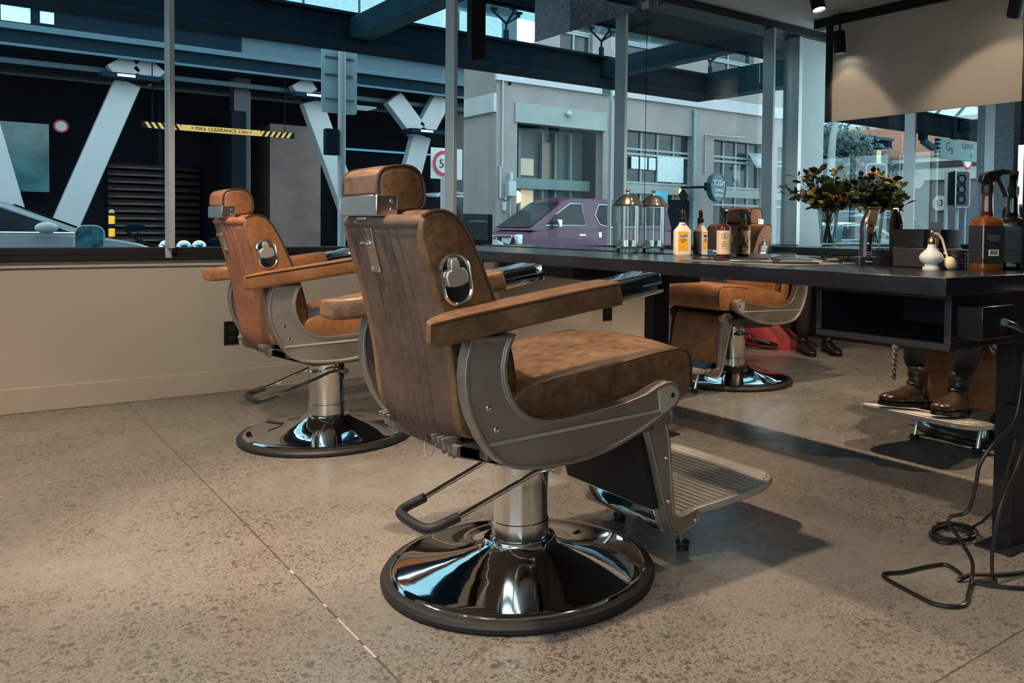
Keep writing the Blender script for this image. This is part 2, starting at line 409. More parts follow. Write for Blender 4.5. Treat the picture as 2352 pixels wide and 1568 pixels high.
        MB().tube([(uu, sg * .3245, top - .004) for uu, top, sc in tab[1:-1]], .0038, 8).build('piping', PIP, ar)
        c = MB(); rings = []
        for uu, top in ((.075, .797), (.205, .821), (.212, .820)):
            e = .003 if uu > .21 else 0
            rings.append([(uu - p[1] * .30, sg * .270 + p[0] * (1 - e * 10), top - .027 + p[1] * (1 - e * 10)) for p in rrect(.106, .050, .004, 2)])
        c.loft(rings).build('arm_tip', CHR, ar, ang=30)
    # reclining lever plate on both sides of the back
    for sg in (-1, 1):
        M = Matrix.Translation((-.318, sg * .2275, .812)) @ Matrix.Rotation(R(-11), 4, 'Y')
        def ov(a, b, n=36): return [(a * cos(2 * pi * i / n), (b - a) * (1 if sin(2 * pi * i / n) >= 0 else -1) + a * sin(2 * pi * i / n)) for i in range(n)]
        o1 = ov(.038, .060); o2 = ov(.0335, .0555); o3 = ov(.030, .052)
        rings = [[M @ Vector((p[0], sg * y, p[1])) for p in oo] for oo, y in ((o1, 0), (o1, .004), (o2, .006), (o3, .0025), (ov(.02, .04), .0008))]
        pla = MB().loft(rings).build('lever_plate', CHW, bk, ang=25)
        T = [(a * 1.12, b * 1.15 + .010) for a, b in ((-.022, -.018), (-.024, .0), (-.019, .010), (-.010, .012), (-.009, .026), (-.006, .033), (.006, .033), (.009, .026), (.010, .012), (.019, .010), (.024, .0), (.022, -.018), (.01, -.022), (-.01, -.022))]
        rings = [[M @ Vector((p[0] * k, sg * y, p[1] * k)) for p in T] for k, y in ((1, .001), (1, .008), (.9, .010))]
        MB().loft(rings).build('recline_lever', ALR, pla, ang=25)
    # leg rest
    lr = MB()
    for sg in (-1, 1):
        b = inset_plate('legrest_bracket', ALU, BRK, sg * .205, sg * .232, .005, .003, t)
        for p in ((.318, .31), (.328, .19), (.432, .117)): screw(b, (p[0], sg * .230, p[1]), (0, sg, 0), .0065)
    pad = [(.255, .43), (.275, .435), (.300, .42), (.318, .36), (.335, .26), (.347, .185), (.340, .165), (.322, .162), (.300, .25), (.272, .35)]
    padloft('calf_pad', calf, pad, .198, .008, t, 8, .01, wmid=1)
    MB().prism([(.245, .43), (.258, .43), (.318, .165), (.300, .16), (.262, .30)], -.2, .2).build('legrest_back', BMT, t, bevel=.002)
    q = MB(); q.prism([(.296, .165), (.335, .165), (.36, .105), (.33, .098), (.312, .12)], -.204, .204)
    q.build('lower_rail', CHR, t, bevel=.002)
    # ribbed foot plate (tilted up to the front)
    half = [(.39, .200), (.46, .206), (.55, .230), (.64, .250), (.70, .252), (.745, .236), (.768, .205), (.772, .19)]
    def fz(u): return .128 + (u - .40) * .165
    out = [(a, b) for a, b in half] + [(a, -b) for a, b in half[::-1]]
    k = len(out); f = MB()
    f.add([(a, b, fz(a)) for a, b in out] + [(a, b, fz(a) - .022) for a, b in out], [tuple(range(k))[::-1], tuple(range(k, 2 * k))] + [(i, i + k, (i + 1) % k + k, (i + 1) % k) for i in range(k)])
    fp = f.build('foot_plate', ALR, t, bevel=.003)
    g = MB(); n = 19
    for i in range(n):
        uu = .425 + (.752 - .425) * i / (n - 1); hwd = interp([(a, b) for a, b in half], uu) - .018
        g.tube([(uu, -hwd, fz(uu) + .0005), (uu, hwd, fz(uu) + .0005)], .0042, 8)
    g.build('rib', ALR, fp)
    for sg in (-1, 1):
        lg = MB().cyl((.43, sg * .145, .128), (.462, sg * .145, .018), .009, 12).build('support_leg', CHW, t)
        MB().lathe([(.010, .028), (.020, .026), (.021, .018), (.014, .014), (.018, .010), (.018, 0.0)], 18, c=(.464, sg * .145, 0)).build('rubber_foot', RUB, lg)
    return t
# ------------------------------------------------------------------ camera
cam_d = bpy.data.cameras.new('camera'); cam = bpy.data.objects.new('camera', cam_d); COL.objects.link(cam); SC.camera = cam
_f, _cx, _cy, _yaw, _pit, _rol = 1924.98, 1400.0, 580.72, .668518, -.0297448, .0123795
F_ = Vector((sin(_yaw) * cos(_pit), cos(_yaw) * cos(_pit), sin(_pit))); R_ = Vector((cos(_yaw), -sin(_yaw), 0)); U_ = R_.cross(F_)
R2 = R_ * cos(_rol) + U_ * sin(_rol); U2 = -R_ * sin(_rol) + U_ * cos(_rol)
cam.matrix_world = Matrix.Translation((0, 0, .93)) @ Matrix((R2, U2, -F_)).transposed().to_4x4()
cam_d.sensor_width = 36; cam_d.lens = _f * 36 / 2352; cam_d.shift_x = (1176 - _cx) / 2352; cam_d.shift_y = -(784 - _cy) / 2352
cam_d.clip_start = .02; cam_d.clip_end = 300
SC.view_settings.view_transform = 'Standard'; SC.view_settings.look = 'None'; SC.view_settings.gamma = 1
SC.view_settings.exposure = EXPOSURE

# ------------------------------------------------------------------ floor material: ground concrete with exposed aggregate
def floor_mat():
    m, nt, b, o = _new('polished_concrete')
    L = nt.links; v = _coord(nt)
    big = _noise(nt, v, 1.1, 5, .6); mid = _noise(nt, v, 5, 6, .65); fine = _noise(nt, v, 120, 4, .7)
    base = _ramp(nt, big, [(.30, (.165, .158, .148)), (.5, (.215, .210, .202)), (.70, (.265, .262, .256))])
    base = _mix(nt, base, _ramp(nt, mid, [(.35, (.19, .168, .145)), (.65, (.285, .275, .262))]), .4)
    base = _mix(nt, base, _ramp(nt, fine, [(.35, (.13, .12, .108)), (.6, (.31, .30, .285))]), .35)
    def specks(scale, thr, colr, sel):
        n = nt.nodes.new('ShaderNodeTexVoronoi'); n.inputs['Scale'].default_value = scale; n.inputs['Randomness'].default_value = 1
        w = nt.nodes.new('ShaderNodeVectorMath'); w.operation = 'ADD'
        nn = nt.nodes.new('ShaderNodeTexNoise'); nn.inputs['Scale'].default_value = scale * 1.1; L.new(v, nn.inputs['Vector'])
        sc = nt.nodes.new('ShaderNodeVectorMath'); sc.operation = 'SCALE'; sc.inputs['Scale'].default_value = .9 / scale
        L.new(nn.outputs['Color'], sc.inputs[0]); L.new(v, w.inputs[0]); L.new(sc.outputs[0], w.inputs[1]); L.new(w.outputs[0], n.inputs['Vector'])
        sep = nt.nodes.new('ShaderNodeSeparateColor'); L.new(n.outputs['Color'], sep.inputs[0])
        a = nt.nodes.new('ShaderNodeMath'); a.operation = 'LESS_THAN'; L.new(n.outputs['Distance'], a.inputs[0])
        tm = nt.nodes.new('ShaderNodeMath'); tm.operation = 'MULTIPLY'; L.new(sep.outputs[1], tm.inputs[0]); tm.inputs[1].default_value = thr; L.new(tm.outputs[0], a.inputs[1])
        g = nt.nodes.new('ShaderNodeMath'); g.operation = 'GREATER_THAN'; L.new(sep.outputs[0], g.inputs[0]); g.inputs[1].default_value = sel
        mu = nt.nodes.new('ShaderNodeMath'); mu.operation = 'MULTIPLY'; L.new(a.outputs[0], mu.inputs[0]); L.new(g.outputs[0], mu.inputs[1])
        # ground-through patches show more stone
        pt = nt.nodes.new('ShaderNodeMath'); pt.operation = 'MULTIPLY'; L.new(mu.outputs[0], pt.inputs[0])
        L.new(_ramp(nt, big, [(.36, (1, 1, 1)), (.62, (.25, .25, .25))]), pt.inputs[1])
        c = _ramp(nt, sep.outputs[2], colr); return pt.outputs[0], c
    for scale, thr, sel in ((55, .60, .74), (115, .62, .52), (230, .75, .40)):
        f, c = specks(scale, thr, [(0, (.045, .045, .05)), (.5, (.10, .085, .075)), (1, (.16, .13, .105))], sel)
        base = _mix(nt, base, c, f)
    # saw-cut joints
    sp = nt.nodes.new('ShaderNodeSeparateXYZ'); L.new(v, sp.inputs[0])
    wob = _noise(nt, v, 14, 3)
    def joint(out, pos, wid):
        a = nt.nodes.new('ShaderNodeMath'); a.operation = 'SUBTRACT'; L.new(out, a.inputs[0]); a.inputs[1].default_value = pos
        ab = nt.nodes.new('ShaderNodeMath'); ab.operation = 'ABSOLUTE'; L.new(a.outputs[0], ab.inputs[0])
        w = nt.nodes.new('ShaderNodeMath'); w.operation = 'MULTIPLY'; L.new(wob, w.inputs[0]); w.inputs[1].default_value = wid * 2
        l = nt.nodes.new('ShaderNodeMath'); l.operation = 'LESS_THAN'; L.new(ab.outputs[0], l.inputs[0]); L.new(w.outputs[0], l.inputs[1]); return l.outputs[0]
    for f in (joint(sp.outputs[0], .715, .0028), joint(sp.outputs[1], .914, .0025)):
        base = _mix(nt, base, (.10, .08, .065), f)
    L.new(base, b.inputs['Base Color'])
    L.new(_ramp(nt, mid, [(.3, (.20, .20, .20)), (.7, (.34, .34, .34))]), b.inputs['Roughness'])
    b.inputs['Specular IOR Level'].default_value = .55
    _bump(nt, b, fine, .05, .001)
    return m
struct(MB().box(-1.7, 6.9, -4.2, 5.1, -.3, 0).build('floor', floor_mat(), smooth=False))
# joint filler worn pale near the camera
fl = MB()
for y0, y1 in ((2.245, 2.275), (2.0, 2.02), (1.795, 1.925), (1.70, 1.765)): fl.box(.7125, .7175, y0, y1, .0, .0006)
struct(fl.build('trim_floor', plain('joint_filler', (.50, .44, .38), .5)))
WALL = plain('painted_wall', (.47, .44, .405), .62, noise_amt=.03, nscale=2)
WHT = plain('white_paint', (.60, .58, .55), .6, noise_amt=.03, nscale=2)
DRK = plain('dark_wall', (.035, .038, .042), .6)
struct(MB().box(-1.7, 6.9, 4.92, 5.08, 0, .696).build('wall_window', WALL, smooth=False))
struct(MB().box(-1.7, 6.9, 4.908, 4.92, 0, .122).build('baseboard_window', plain('baseboard_paint', (.48, .445, .40), .5, noise_amt=.03), bevel=.003))
struct(MB().box(-1.18, 6.9, 4.905, 5.1, .700, .718).build('trim_1', WALL, bevel=.002))
struct(MB().box(-1.18, 6.9, 4.90, 5.1, .718, .735).build('trim_2', plain('grey_sill', (.09, .088, .085), .5), bevel=.001))
sl = MB(); sl.box(-1.18, 6.9, 4.89, 5.1, .735, .762); sl.box(-1.18, 6.9, 4.905, 5.1, .7625, .797)
struct(sl.build('trim_3', BST, bevel=.0015))
struct(MB().box(-1.7, 6.9, 4.84, 5.1, 2.665, 2.735).build('trim_4', BST, bevel=.002))
struct(MB().box(-1.7, 6.9, -4.2, 5.1, 2.735, 2.9).build('ceiling', plain('ceiling_paint', (.50, .47, .44), .7, noise_amt=.02), smooth=False))
struct(MB().box(-1.7, -1.18, 4.9, 5.1, 0, 2.735).build('wall_left_return', plain('pale_column', (.50, .56, .58), .5, noise_amt=.03), bevel=.004))
struct(MB().box(-1.18, -1.13, 4.88, 5.02, .797, 2.665).build('trim_5', SLV, bevel=.003))
m = MB(); m.box(-1.8, -1.7, -4.2, 5.1, 0, .72); m.box(-1.8, -1.7, -4.2, 5.1, 2.66, 2.9); struct(m.build('wall_left', WALL, smooth=False))
struct(MB().box(-1.76, -1.754, -4.2, 4.9, .72, 2.66).build('window_9', glassy('side_glass', (.90, .955, .965), .15), smooth=False))
for y in (-3.0, -1.35, .30, 1.95, 3.6): struct(MB().box(-1.82, -1.68, y - .02, y + .02, .72, 2.66).build('trim_side_mullion', SLV, bevel=.002))
struct(MB().box(6.9, 7.0, -4.2, 5.1, 0, 2.9).build('wall_right', DRK, smooth=False))
struct(MB().box(-1.8, 7.0, -4.3, -4.2, 0, 2.9).build('wall_back', plain('back_wall', (.10, .095, .09), .7), smooth=False))
GLS = glassy('window_glass', (.90, .955, .965), .15)
xs = [-2.375, -.73, .915, 2.544, 4.20, 5.85, 7.5]
for i, (a, b) in enumerate(zip(xs, xs[1:])):
    a = max(a, -1.13); b = min(b, 6.9)
    w = MB().box(a + .02, b - .02, 4.968, 4.974, .797, 2.665).build('window_%d' % (i + 1), GLS, smooth=False); struct(w)
for x in xs[1:-1]:
    m = MB(); m.box(x - .013, x + .013, 4.82, 4.94, .797, 2.665); m.box(x - .02, x + .010, 4.885, 4.92, .745, .797)
    struct(m.build('trim_mullion', SLV, bevel=.002))
# ------------------------------------------------------------------ mirror stations
MIR = metal('mirror_silver', (.93, .95, .95), .0)
MIR.node_tree.nodes['Principled BSDF'].inputs['Roughness'].default_value = 0
for l in list(MIR.node_tree.links):
    if l.to_socket.name in ('Roughness', 'Base Color'): MIR.node_tree.links.remove(l)
MIR.node_tree.nodes['Principled BSDF'].inputs['Base Color'].default_value = (.90, .93, .93, 1)
MIR.node_tree.nodes['Principled BSDF'].inputs['Roughness'].default_value = 0
def station(x0, ys, label, zt, panel=None):
    t = thing('partition_frame', label, 'frame', (x0, (ys[0] + ys[-1]) / 2, 0)); yc = (ys[0] + ys[-1]) / 2
    for y in ys:
        MB().box(-.047, .047, y - yc - .03, y - yc + .03, .008, 2.735).build('post', BST, t, bevel=.002)
        MB().box(-.10, .10, y - yc - .055, y - yc + .055, 0, .008).build('foot_plate', BST, t, bevel=.001)
    MB().box(-.05, .05, ys[0] - yc - .03, ys[-1] - yc + .16, 2.66, 2.735).build('top_beam', BST, t, bevel=.002)
    if panel: MB().box(-.03, .03, ys[0] - yc + .03, ys[-1] - yc - .03, zt + .004, 2.66).build('upper_panel', panel, t, bevel=.001)
    return t
station(2.485, (1.20, 2.80, 4.455), 'black steel frame standing through the counter and holding the large mirrors', 1.9)
def mirror(x0, y0, y1, z0, z1, label, grp, tilt=0):
    t = thing('mirror', label, 'mirror', (x0, (y0 + y1) / 2, z0), group=grp); h = (y1 - y0) / 2; H = z1 - z0
    MB().box(-.050, .050, -h + .002, h - .002, 0.001, H - .002).build('backing', BLK, t)
    for sg in (-1, 1):
        a = MB(); a.box(sg * .055, sg * .0505, -h, h, 0, H)
        if tilt: a.v = [(x + tilt * z, y, z) for x, y, z in a.v]
        a.build('mirror_glass', MIR, t, smooth=False)
    return t
mirror(2.485, 1.16, 2.8285, .824, 1.90, 'large frameless mirror rising behind the spray bottles and clippers on the counter', 'counter mirrors')
mirror(2.485, 2.8325, 4.50, .824, 1.90, 'large frameless mirror beside the window, reflecting the purple van', 'counter mirrors')
# counter
TOP = plain('counter_laminate', (.010, .011, .016), .2, spec=.4, noise_amt=.08, nscale=60)
c = thing('counter', 'long dark double sided counter running from the window under the mirrors', 'counter', (2.5, 2.75, 0))
MB().box(-.62, .62, -1.675, 1.70, .776, .820).build('worktop', TOP, c, bevel=.0015)
for i, (x0, x1, y0, y1, z0, nm) in enumerate(((-.50, -.06, -1.62, -1.20, .625, 'open_box'), (.06, .50, -1.62, -1.20, .625, 'open_box'), (-.30, -.06, .30, .95, .70, 'closed_box'), (.06, .50, .30, .95, .66, 'closed_box'))):
    b = MB(); sx = 1 if x0 > 0 else -1; th = .018
    if nm == 'open_box':
        b.box(x0, x1, y0, y1, z0, z0 + th); b.box(x0, x1, y0, y1, .776 - th, .776); b.box(x0, x1, y0, y0 + th, z0 + th, .776 - th); b.box(x0, x1, y1 - th, y1, z0 + th, .776 - th)
        xi = x1 if sx < 0 else x0; b.box(min(xi, xi + sx * th), max(xi, xi + sx * th), y0 + th, y1 - th, z0 + th, .776 - th)
    else: b.box(x0, x1, y0, y1, z0, .776)
    b.build('storage_box', plain('box_black', (.008, .008, .010), .5), c, bevel=.002)
# power socket box with plug under the near end
t = thing('power_socket_box', 'black power socket box on the end of the counter storage box', 'socket', (2.12, 1.13, .66))
MB().box(-.10, .06, -.075, 0, 0, .085).build('housing', plain('socket_black', (.006, .006, .007), .25), t, bevel=.003)
# cutlery style bracket on the end
t = thing('steel_bracket', 'small steel holder shelf screwed on the near end of the counter', 'bracket', (2.33, 1.075, .70))
b = MB(); P = [(-.028, .072), (.028, .072), (.026, .03), (.016, -.008), (.006, -.018), (-.006, -.018), (-.016, -.008), (-.026, .03)]
b.prism(P, -.003, 0, 'y'); b.box(-.028, .10, -.09, 0, .072, .076); b.build('plate', metal('brushed_steel', (.55, .60, .62), .35), t, bevel=.001)
MB().cyl((0, -.0035, .0), (0, -.003, .0), .004).build('screw_hole', BMT, t)
# opposite station on the left (seen in the mirror)
PANEL = plain('warm_white_panel', (.78, .73, .68), .6, noise_amt=.02)
station(-1.055, (2.80, 4.47), 'black steel frame with a white upper panel above the reflected mirror', 1.845, PANEL)
mirror(-1.055, 2.80, 4.50, .80, 1.845, 'frameless mirror with the flower vase in front of it, seen reflected at right', None)
c = thing('side_counter', 'dark counter that the flower vase stands on, seen reflected', 'counter', (-1.055, 3.2, 0))
BLT = plain('blue_black_laminate', (.012, .030, .04), .25)
MB().box(-.60, .60, -1.9, 1.38, .752, .796).build('worktop', BLT, c, bevel=.0015)
b = MB(); b.box(.10, .50, .5, 1.2, .62, .638); b.box(.10, .50, .5, 1.2, .734, .752); b.box(.10, .12, .518, 1.2, .638, .734); b.box(.12, .5, .5, .518, .638, .734); b.box(.12, .5, 1.182, 1.2, .638, .734)
b.build('storage_box', BLT, c, bevel=.002)
for y in (-1.2,): MB().box(-.06, .06, y - .03, y + .03, 0, .752).build('leg', BST, c)
# far right counter and cupboards in shade
c = thing('back_bench', 'black cupboard bench in the shade beyond the far chairs', 'cupboard', (6.35, 3.0, 0))
MB().box(-.40, .50, -4.5, 1.8, 0, .80).build('cabinet', plain('cupboard_black', (.014, .013, .014), .5), c, bevel=.004)
MB().box(-.42, .52, -4.5, 1.82, .80, .84).build('worktop', TOP, c, bevel=.002)
# outlets
for x, z, w, h, l in ((1.225, .325, .075, .128, 'black double power outlet low on the wall behind the left chair'), (3.87, .34, .082, .20, 'black power outlet on the wall under the sill beyond the counter')):
    t = thing('wall_outlet', l, 'outlet', (x, 4.92, z)); MB().box(-w / 2, w / 2, -.009, 0, -h / 2, h / 2).build('cover', BLK, t, bevel=.002)
    for dz in (-h * .22, h * .22): MB().box(-.018, .018, -.0105, -.009, dz - .014, dz + .014).build('socket', BMT, t)
# ------------------------------------------------------------------ track lights
LAMPC = (1.0, .73, .49)
DISC = emit('lamp_face', (1.0, .86, .68), 14)
def lamp(x, y, z, aim, power, label, grp='ceiling spotlights', size=100, stem=True, blend=.35, on=True, k=1.3):
    t = thing('spotlight', label, 'spotlight', (x, y, z), group=grp)
    d = (Vector(aim) - Vector((x, y, z))).normalized(); M = d.to_track_quat('Z', 'Y').to_matrix().to_4x4()
    MB().lathe([(a * k, b * k) for a, b in ((.030, -.075), (.036, -.070), (.0375, -.065), (.0375, .065), (.034, .065), (.033, .055))], 28, M=M, cap=False).build('housing', BST, t)
    MB().lathe([(.0001, -.075 * k), (.030 * k, -.075 * k)], 28, M=M, cap=False).build('back_cap', BST, t)
    MB().lathe([(.0001, .054 * k), (.033 * k, .054 * k)], 28, M=M, cap=False).build('lens', DISC, t)
    if stem:
        m = MB(); m.cyl((0, 0, .0), (0, 0, 2.715 - z), .009, 12); m.box(-.018, .018, -.07, .07, 2.675 - z, 2.705 - z); m.build('stem', BST, t)
    if on:
        ld = bpy.data.lights.new('lamp_beam', 'SPOT'); ld.energy = power; ld.color = LAMPC; ld.spot_size = R(size); ld.spot_blend = blend; ld.shadow_soft_size = .033
        lo = bpy.data.objects.new('lamp_beam', ld); COL.objects.link(lo); lo.parent = t
        lo.matrix_local = Matrix.Translation(d * .095) @ (-d).to_track_quat('Z', 'Y').to_matrix().to_4x4()
    return t
def track(x, y0, y1, z, label):
    o = MB().box(x - .018, x + .018, y0, y1, z, z + .03).build('light_track', BST, bevel=.001); tag(o, label, 'light track')
# ------------------------------------------------------------------ things on the counter (top at .820)
ZT = .820
CG = glassy('clear_glass', (.975, .99, .985), .55, .02)
def water_mat(name, col, ior=1.33, rough=0):
    m, nt, b, o = _new(name); b.inputs['Base Color'].default_value = (*col, 1); b.inputs['Transmission Weight'].default_value = 1
    b.inputs['IOR'].default_value = ior; b.inputs['Roughness'].default_value = rough; MATS[name] = m; return m
WAT = glassy('water', (.95, .98, .965), .5, .02); AMB = water_mat('amber_glass', (.42, .10, .015), 1.25); AMD = water_mat('dark_amber', (.10, .022, .012), 1.3)
ROSE = metal('rose_chrome', (.95, .84, .76), .2)
# disinfectant jar
t = thing('comb_jar', 'tall clear glass jar of liquid with a domed metal lid on the counter', 'jar', (2.355, 2.855, ZT))
MB().lathe([(.001, .0), (.050, .0), (.0535, .004), (.0535, .215), (.0515, .215), (.0515, .03), (.001, .026)], 40).build('glass_jar', CG, t)
MB().lathe([(.001, .03), (.0508, .033), (.0508, .135), (.001, .135)], 36).build('liquid', WAT, t)
MB().lathe([(.001, .002), (.049, .003), (.049, .020), (.03, .026), (.001, .024)], 32).build('thick_base', glassy('base_glass', (.85, .92, .88), 1.6, .05), t)
ld = MB().lathe([(.055, .214), (.070, .209), (.072, .213), (.066, .219), (.058, .228), (.045, .245), (.028, .256), (.012, .260), (.004, .261), (.004, .268), (.009, .271), (.010, .277), (.006, .282), (.001, .283)], 36).build('domed_lid', ROSE, t)
m = MB(); m.cyl((0, 0, .05), (0, 0, .225), .0022, 8); m.cyl((0, 0, .045), (0, 0, .05), .04, 20)
m.build('comb_rack', CHR, ld); MB().lathe([(.034, .030), (.036, .030), (.036, .058), (.034, .058)], 24, cap=False).build('basket', ALB, ld)
# spray bottles
def chamfer_loft(w, d, levels):
    return MB().loft([[(x * sc, y * sc, z) for x, y in rrect(w, d, min(w, d) * .16 * 1.0, 3)] for z, sc in levels])
def label_plane(parent, x0, x1, z0, z1, y, mat, name='label'):
    return MB().box(x0, x1, y - .0004, y + .0002, z0, z1).build(name, mat, parent, smooth=False)
LET = plain('ink_dark', (.03, .022, .018), .6, noise_amt=0)
CRM = plain('cream_plastic', (.74, .62, .52), .35, noise_amt=.02)
YEL = plain('yellow_label', (.80, .40, .015), .5, noise_amt=.02)
a = R(-22)
t = thing('spray_bottle', 'white plastic bottle with yellow label and black fine-mist cap', 'bottle', (2.378, 2.527, ZT), a)
chamfer_loft(.068, .040, [(0, .90), (.004, .98), (.010, 1), (.098, 1), (.104, .97), (.124, .50), (.130, .42)]).build('body', CRM, t, ang=45)
MB().lathe([(.013, .128), (.0145, .130), (.0145, .136), (.0125, .137)], 20).build('neck_ring', CRM, t)
n = MB().lathe([(.0135, .136), (.014, .137), (.014, .155), (.0125, .157)], 20).build('cap', BLK, t)
MB().lathe([(.0085, .155), (.0085, .165), (.0095, .168), (.0088, .186), (.007, .189), (.001, .189)], 18).build('nozzle', BLK, t)
lb = label_plane(t, -.026, .016, .022, .072, -.0203, YEL); label_plane(t, -.026, .016, .088, .099, -.0203, YEL)
text('LAYRITE', .0105, LET, lb, (-.005, -.0209, .0812), (R(90), 0, 0)); text('DELUXE', .004, LET, lb, (-.005, -.0209, .0748), (R(90), 0, 0))
text('Grooming\nSpray', .0075, LET, lb, (-.005, -.0209, .062), (R(90), 0, 0)); text(')', .008, LET, lb, (-.005, -.0209, .032), (R(90), 0, 0))
for z0, z1 in ((.03, .066), (.074, .094)): label_plane(t, -.014, .016, z0, z1, .0205, YEL, 'back_label')
# brown bottle with octopus label
BR = water_mat('brown_bottle', (.16, .045, .02), 1.2); PAP = plain('kraft_label', (.66, .50, .37), .6, noise_amt=.04)
t = thing('spray_bottle', 'brown glass bottle with beige octopus label and black trigger sprayer', 'bottle', (2.375, 2.289, ZT), a)
MB().lathe([(.001, 0), (.026, 0), (.028, .004), (.028, .115), (.024, .124), (.012, .130), (.011, .136)], 32).build('body', plain('brown_glass', (.055, .014, .008), .12), t)
lb = MB().lathe([(.0284, .014), (.0284, .106)], 40, cap=False).build('label', PAP, t)
MB().lathe([(.0125, .134), (.0125, .152), (.011, .154)], 18).build('cap', BLK, t)
s = MB(); s.box(-.007, .007, -.009, .011, .152, .176); s.prism([(-.020, .172), (.018, .172), (.022, .186), (.012, .194), (-.012, .192), (-.022, .182)], -.008, .008, 'x'); s.tube([(0, -.016, .176), (0, -.026, .160), (0, -.030, .148)], .003, 6)
s.build('trigger', BLK, t, bevel=.002); MB().box(-.005, .005, -.027, -.020, .18, .188).build('nozzle', plain('clear_grey_plastic', (.5, .5, .5), .2), t, bevel=.001)
def on_cyl(parent, name, pts, r, mat, w, R0=.0287):
    return MB().tube([(R0 * sin(x / R0), -R0 * cos(x / R0), z) for x, z in pts], w, 5).build(name, mat, parent)
INK = plain('ink_grey', (.085, .085, .078), .7, noise_amt=0)
on_cyl(lb, 'round_emblem', [(-.008 + .013 * cos(k * pi / 12), .085 + .013 * sin(k * pi / 12)) for k in range(25)], 0, INK, .0005)
on_cyl(lb, 'round_emblem', [(-.008 + .0105 * cos(k * pi / 12), .085 + .0105 * sin(k * pi / 12)) for k in range(25)], 0, INK, .0003)
m = MB(); m.sphere((-.0079, -.0272, .087), .0045, 8, .9, .35, 1.2); m.build('portrait_head', INK, lb); on_cyl(lb, 'portrait_moustache', [(-.015, .0795), (-.012, .0775), (-.008, .079), (-.004, .0775), (-.001, .0795)], 0, LET, .0011)
for i, (tx, sz) in enumerate((('SALT', .0075), ('SEASPRAY', .0062), ('TEXTURISER', .0052), ('250 ML', .005))):
    tt = text(tx, sz, plain('ink_red', (.20, .07, .04), .7, noise_amt=0), lb, (-.008, -.0289, .063 - i * .0085), (R(90), 0, R(-16)), ext=.0003)
def octopus(parent, x0, ang):
    g = MB(); r0 = .0288
    def P(x, z): return (r0 * sin(x / r0 + ang), -r0 * cos(x / r0 + ang), z)
    for sg in (-1, 1):
        for arm in ([(0, .068), (.006, .05), (.013, .042), (.016, .03), (.010, .024), (.006, .03)], [(0, .07), (.008, .06), (.015, .07), (.013, .085), (.017, .092)],
                    [(0, .066), (.004, .045), (.006, .032), (.003, .024)], [(0, .069), (.007, .056), (.017, .056), (.018, .068), (.013, .076)], [(0, .07), (.009, .052), (.018, .045), (.018, .036)]):
            pts = [P(x0 + sg * x, z) for x, z in [tuple(v)[:2] for v in catmull([(a, b, 0) for a, b in arm], 4)]]
            g.tube(pts, [.0016 * (1 - .75 * i / len(pts)) for i in range(len(pts))], 5)
    g.tube([P(x0, .062), P(x0, .074), P(x0, .084), P(x0, .089)], [.0055, .0050, .0068, .003], 8)
    g.build('octopus_drawing', INK, parent)
octopus(lb, .0, R(62)); octopus(lb, .0, R(180))
# amber bottle with spray trigger at the near end
t = thing('whisky_spray_bottle', 'square amber glass bottle with black label, barcode and black trigger sprayer', 'bottle', (2.354, 1.226, ZT), R(-28))
chamfer_loft(.070, .070, [(0, .93), (.006, .99), (.012, 1), (.138, 1), (.148, .93), (.154, .70), (.158, .45)]).build('body', plain('amber_liquid', (.12, .038, .007), .08, coat=1, noise_amt=.15, nscale=14), t, ang=45)
MB().lathe([(.0165, .156), (.0185, .163), (.0165, .185), (.0155, .215), (.0165, .222), (.017, .238)], 24).build('neck', plain('neck_brown', (.05, .012, .008), .1, coat=1), t)
s = MB(); s.lathe([(.0175, .224), (.0178, .246), (.0125, .252)], 22); s.build('collar', BLK, t)
s = MB(); s.prism([(-.026, .258), (-.012, .250), (.020, .258), (.040, .276), (.066, .280), (.067, .292), (.040, .294), (.0, .286), (-.020, .276)], -.012, .012, 'y')
s.box(-.010, .012, -.010, .010, .248, .268); s.build('trigger_head', BLK, t, bevel=.003)
MB().tube(catmull([(.030, 0, .27), (.040, 0, .255), (.052, 0, .235), (.060, 0, .215)], 4), [.006] * 13, 8, flat=1.6).build('trigger', BLK, t)
MB().box(.060, .074, -.008, .008, .279, .292).build('nozzle', BST, t, bevel=.002)
BLB = plain('label_black', (.012, .014, .018), .4, noise_amt=.03)
for sx, rot in ((0, 0), (1, 90), (2, 180), (3, 270)):
    M = Matrix.Rotation(R(rot), 4, 'Z'); m = MB().box(-.031, .031, -.0356, -.0350, .022, .130, M=M).build('label' if rot != 0 else 'back_label', BLB, t)
    if rot == 0:
        WL = plain('label_white', (.62, .62, .60), .5, noise_amt=0)
        MB().box(-.016, .016, -.0362, -.0357, .044, .062).build('barcode_patch', WL, m)
        q = MB(); random.seed(3); x = -.012
        while x < .012: w = random.choice((.0005, .0009, .0014)); q.box(x, x + w, -.0365, -.0362, .047, .060); x += w + random.choice((.0006, .0010))
        q.build('barcode', LET, m)
        text('\n'.join(['Jennessee whiskey mash', 'charcoal mellowed drop', 'by drop distilled and', 'bottled Lynchburg Tenn', '40% vol 700 ml'][1:]), .0052, plain('label_grey', (.10, .12, .15), .6, noise_amt=0), m, (0, -.036, .095), (R(90), 0, 0), sx=.8)
    if rot in (180, 90):
        GO = plain('label_ivory', (.45, .42, .36), .5, noise_amt=0)
        e = [(R(90), 0, R(rot))][0]; Z = Matrix.Rotation(R(rot), 3, 'Z')
        for tx, sz, z in (("JACK DANIEL'S", .0095, .112), ('Old', .011, .093), ('No.7', .014, .078), ('Tennessee', .009, .058), ('WHISKEY', .007, .045)):
            text(tx, sz, GO, m, Z @ Vector((0, -.036, z)), e, sx=.85)
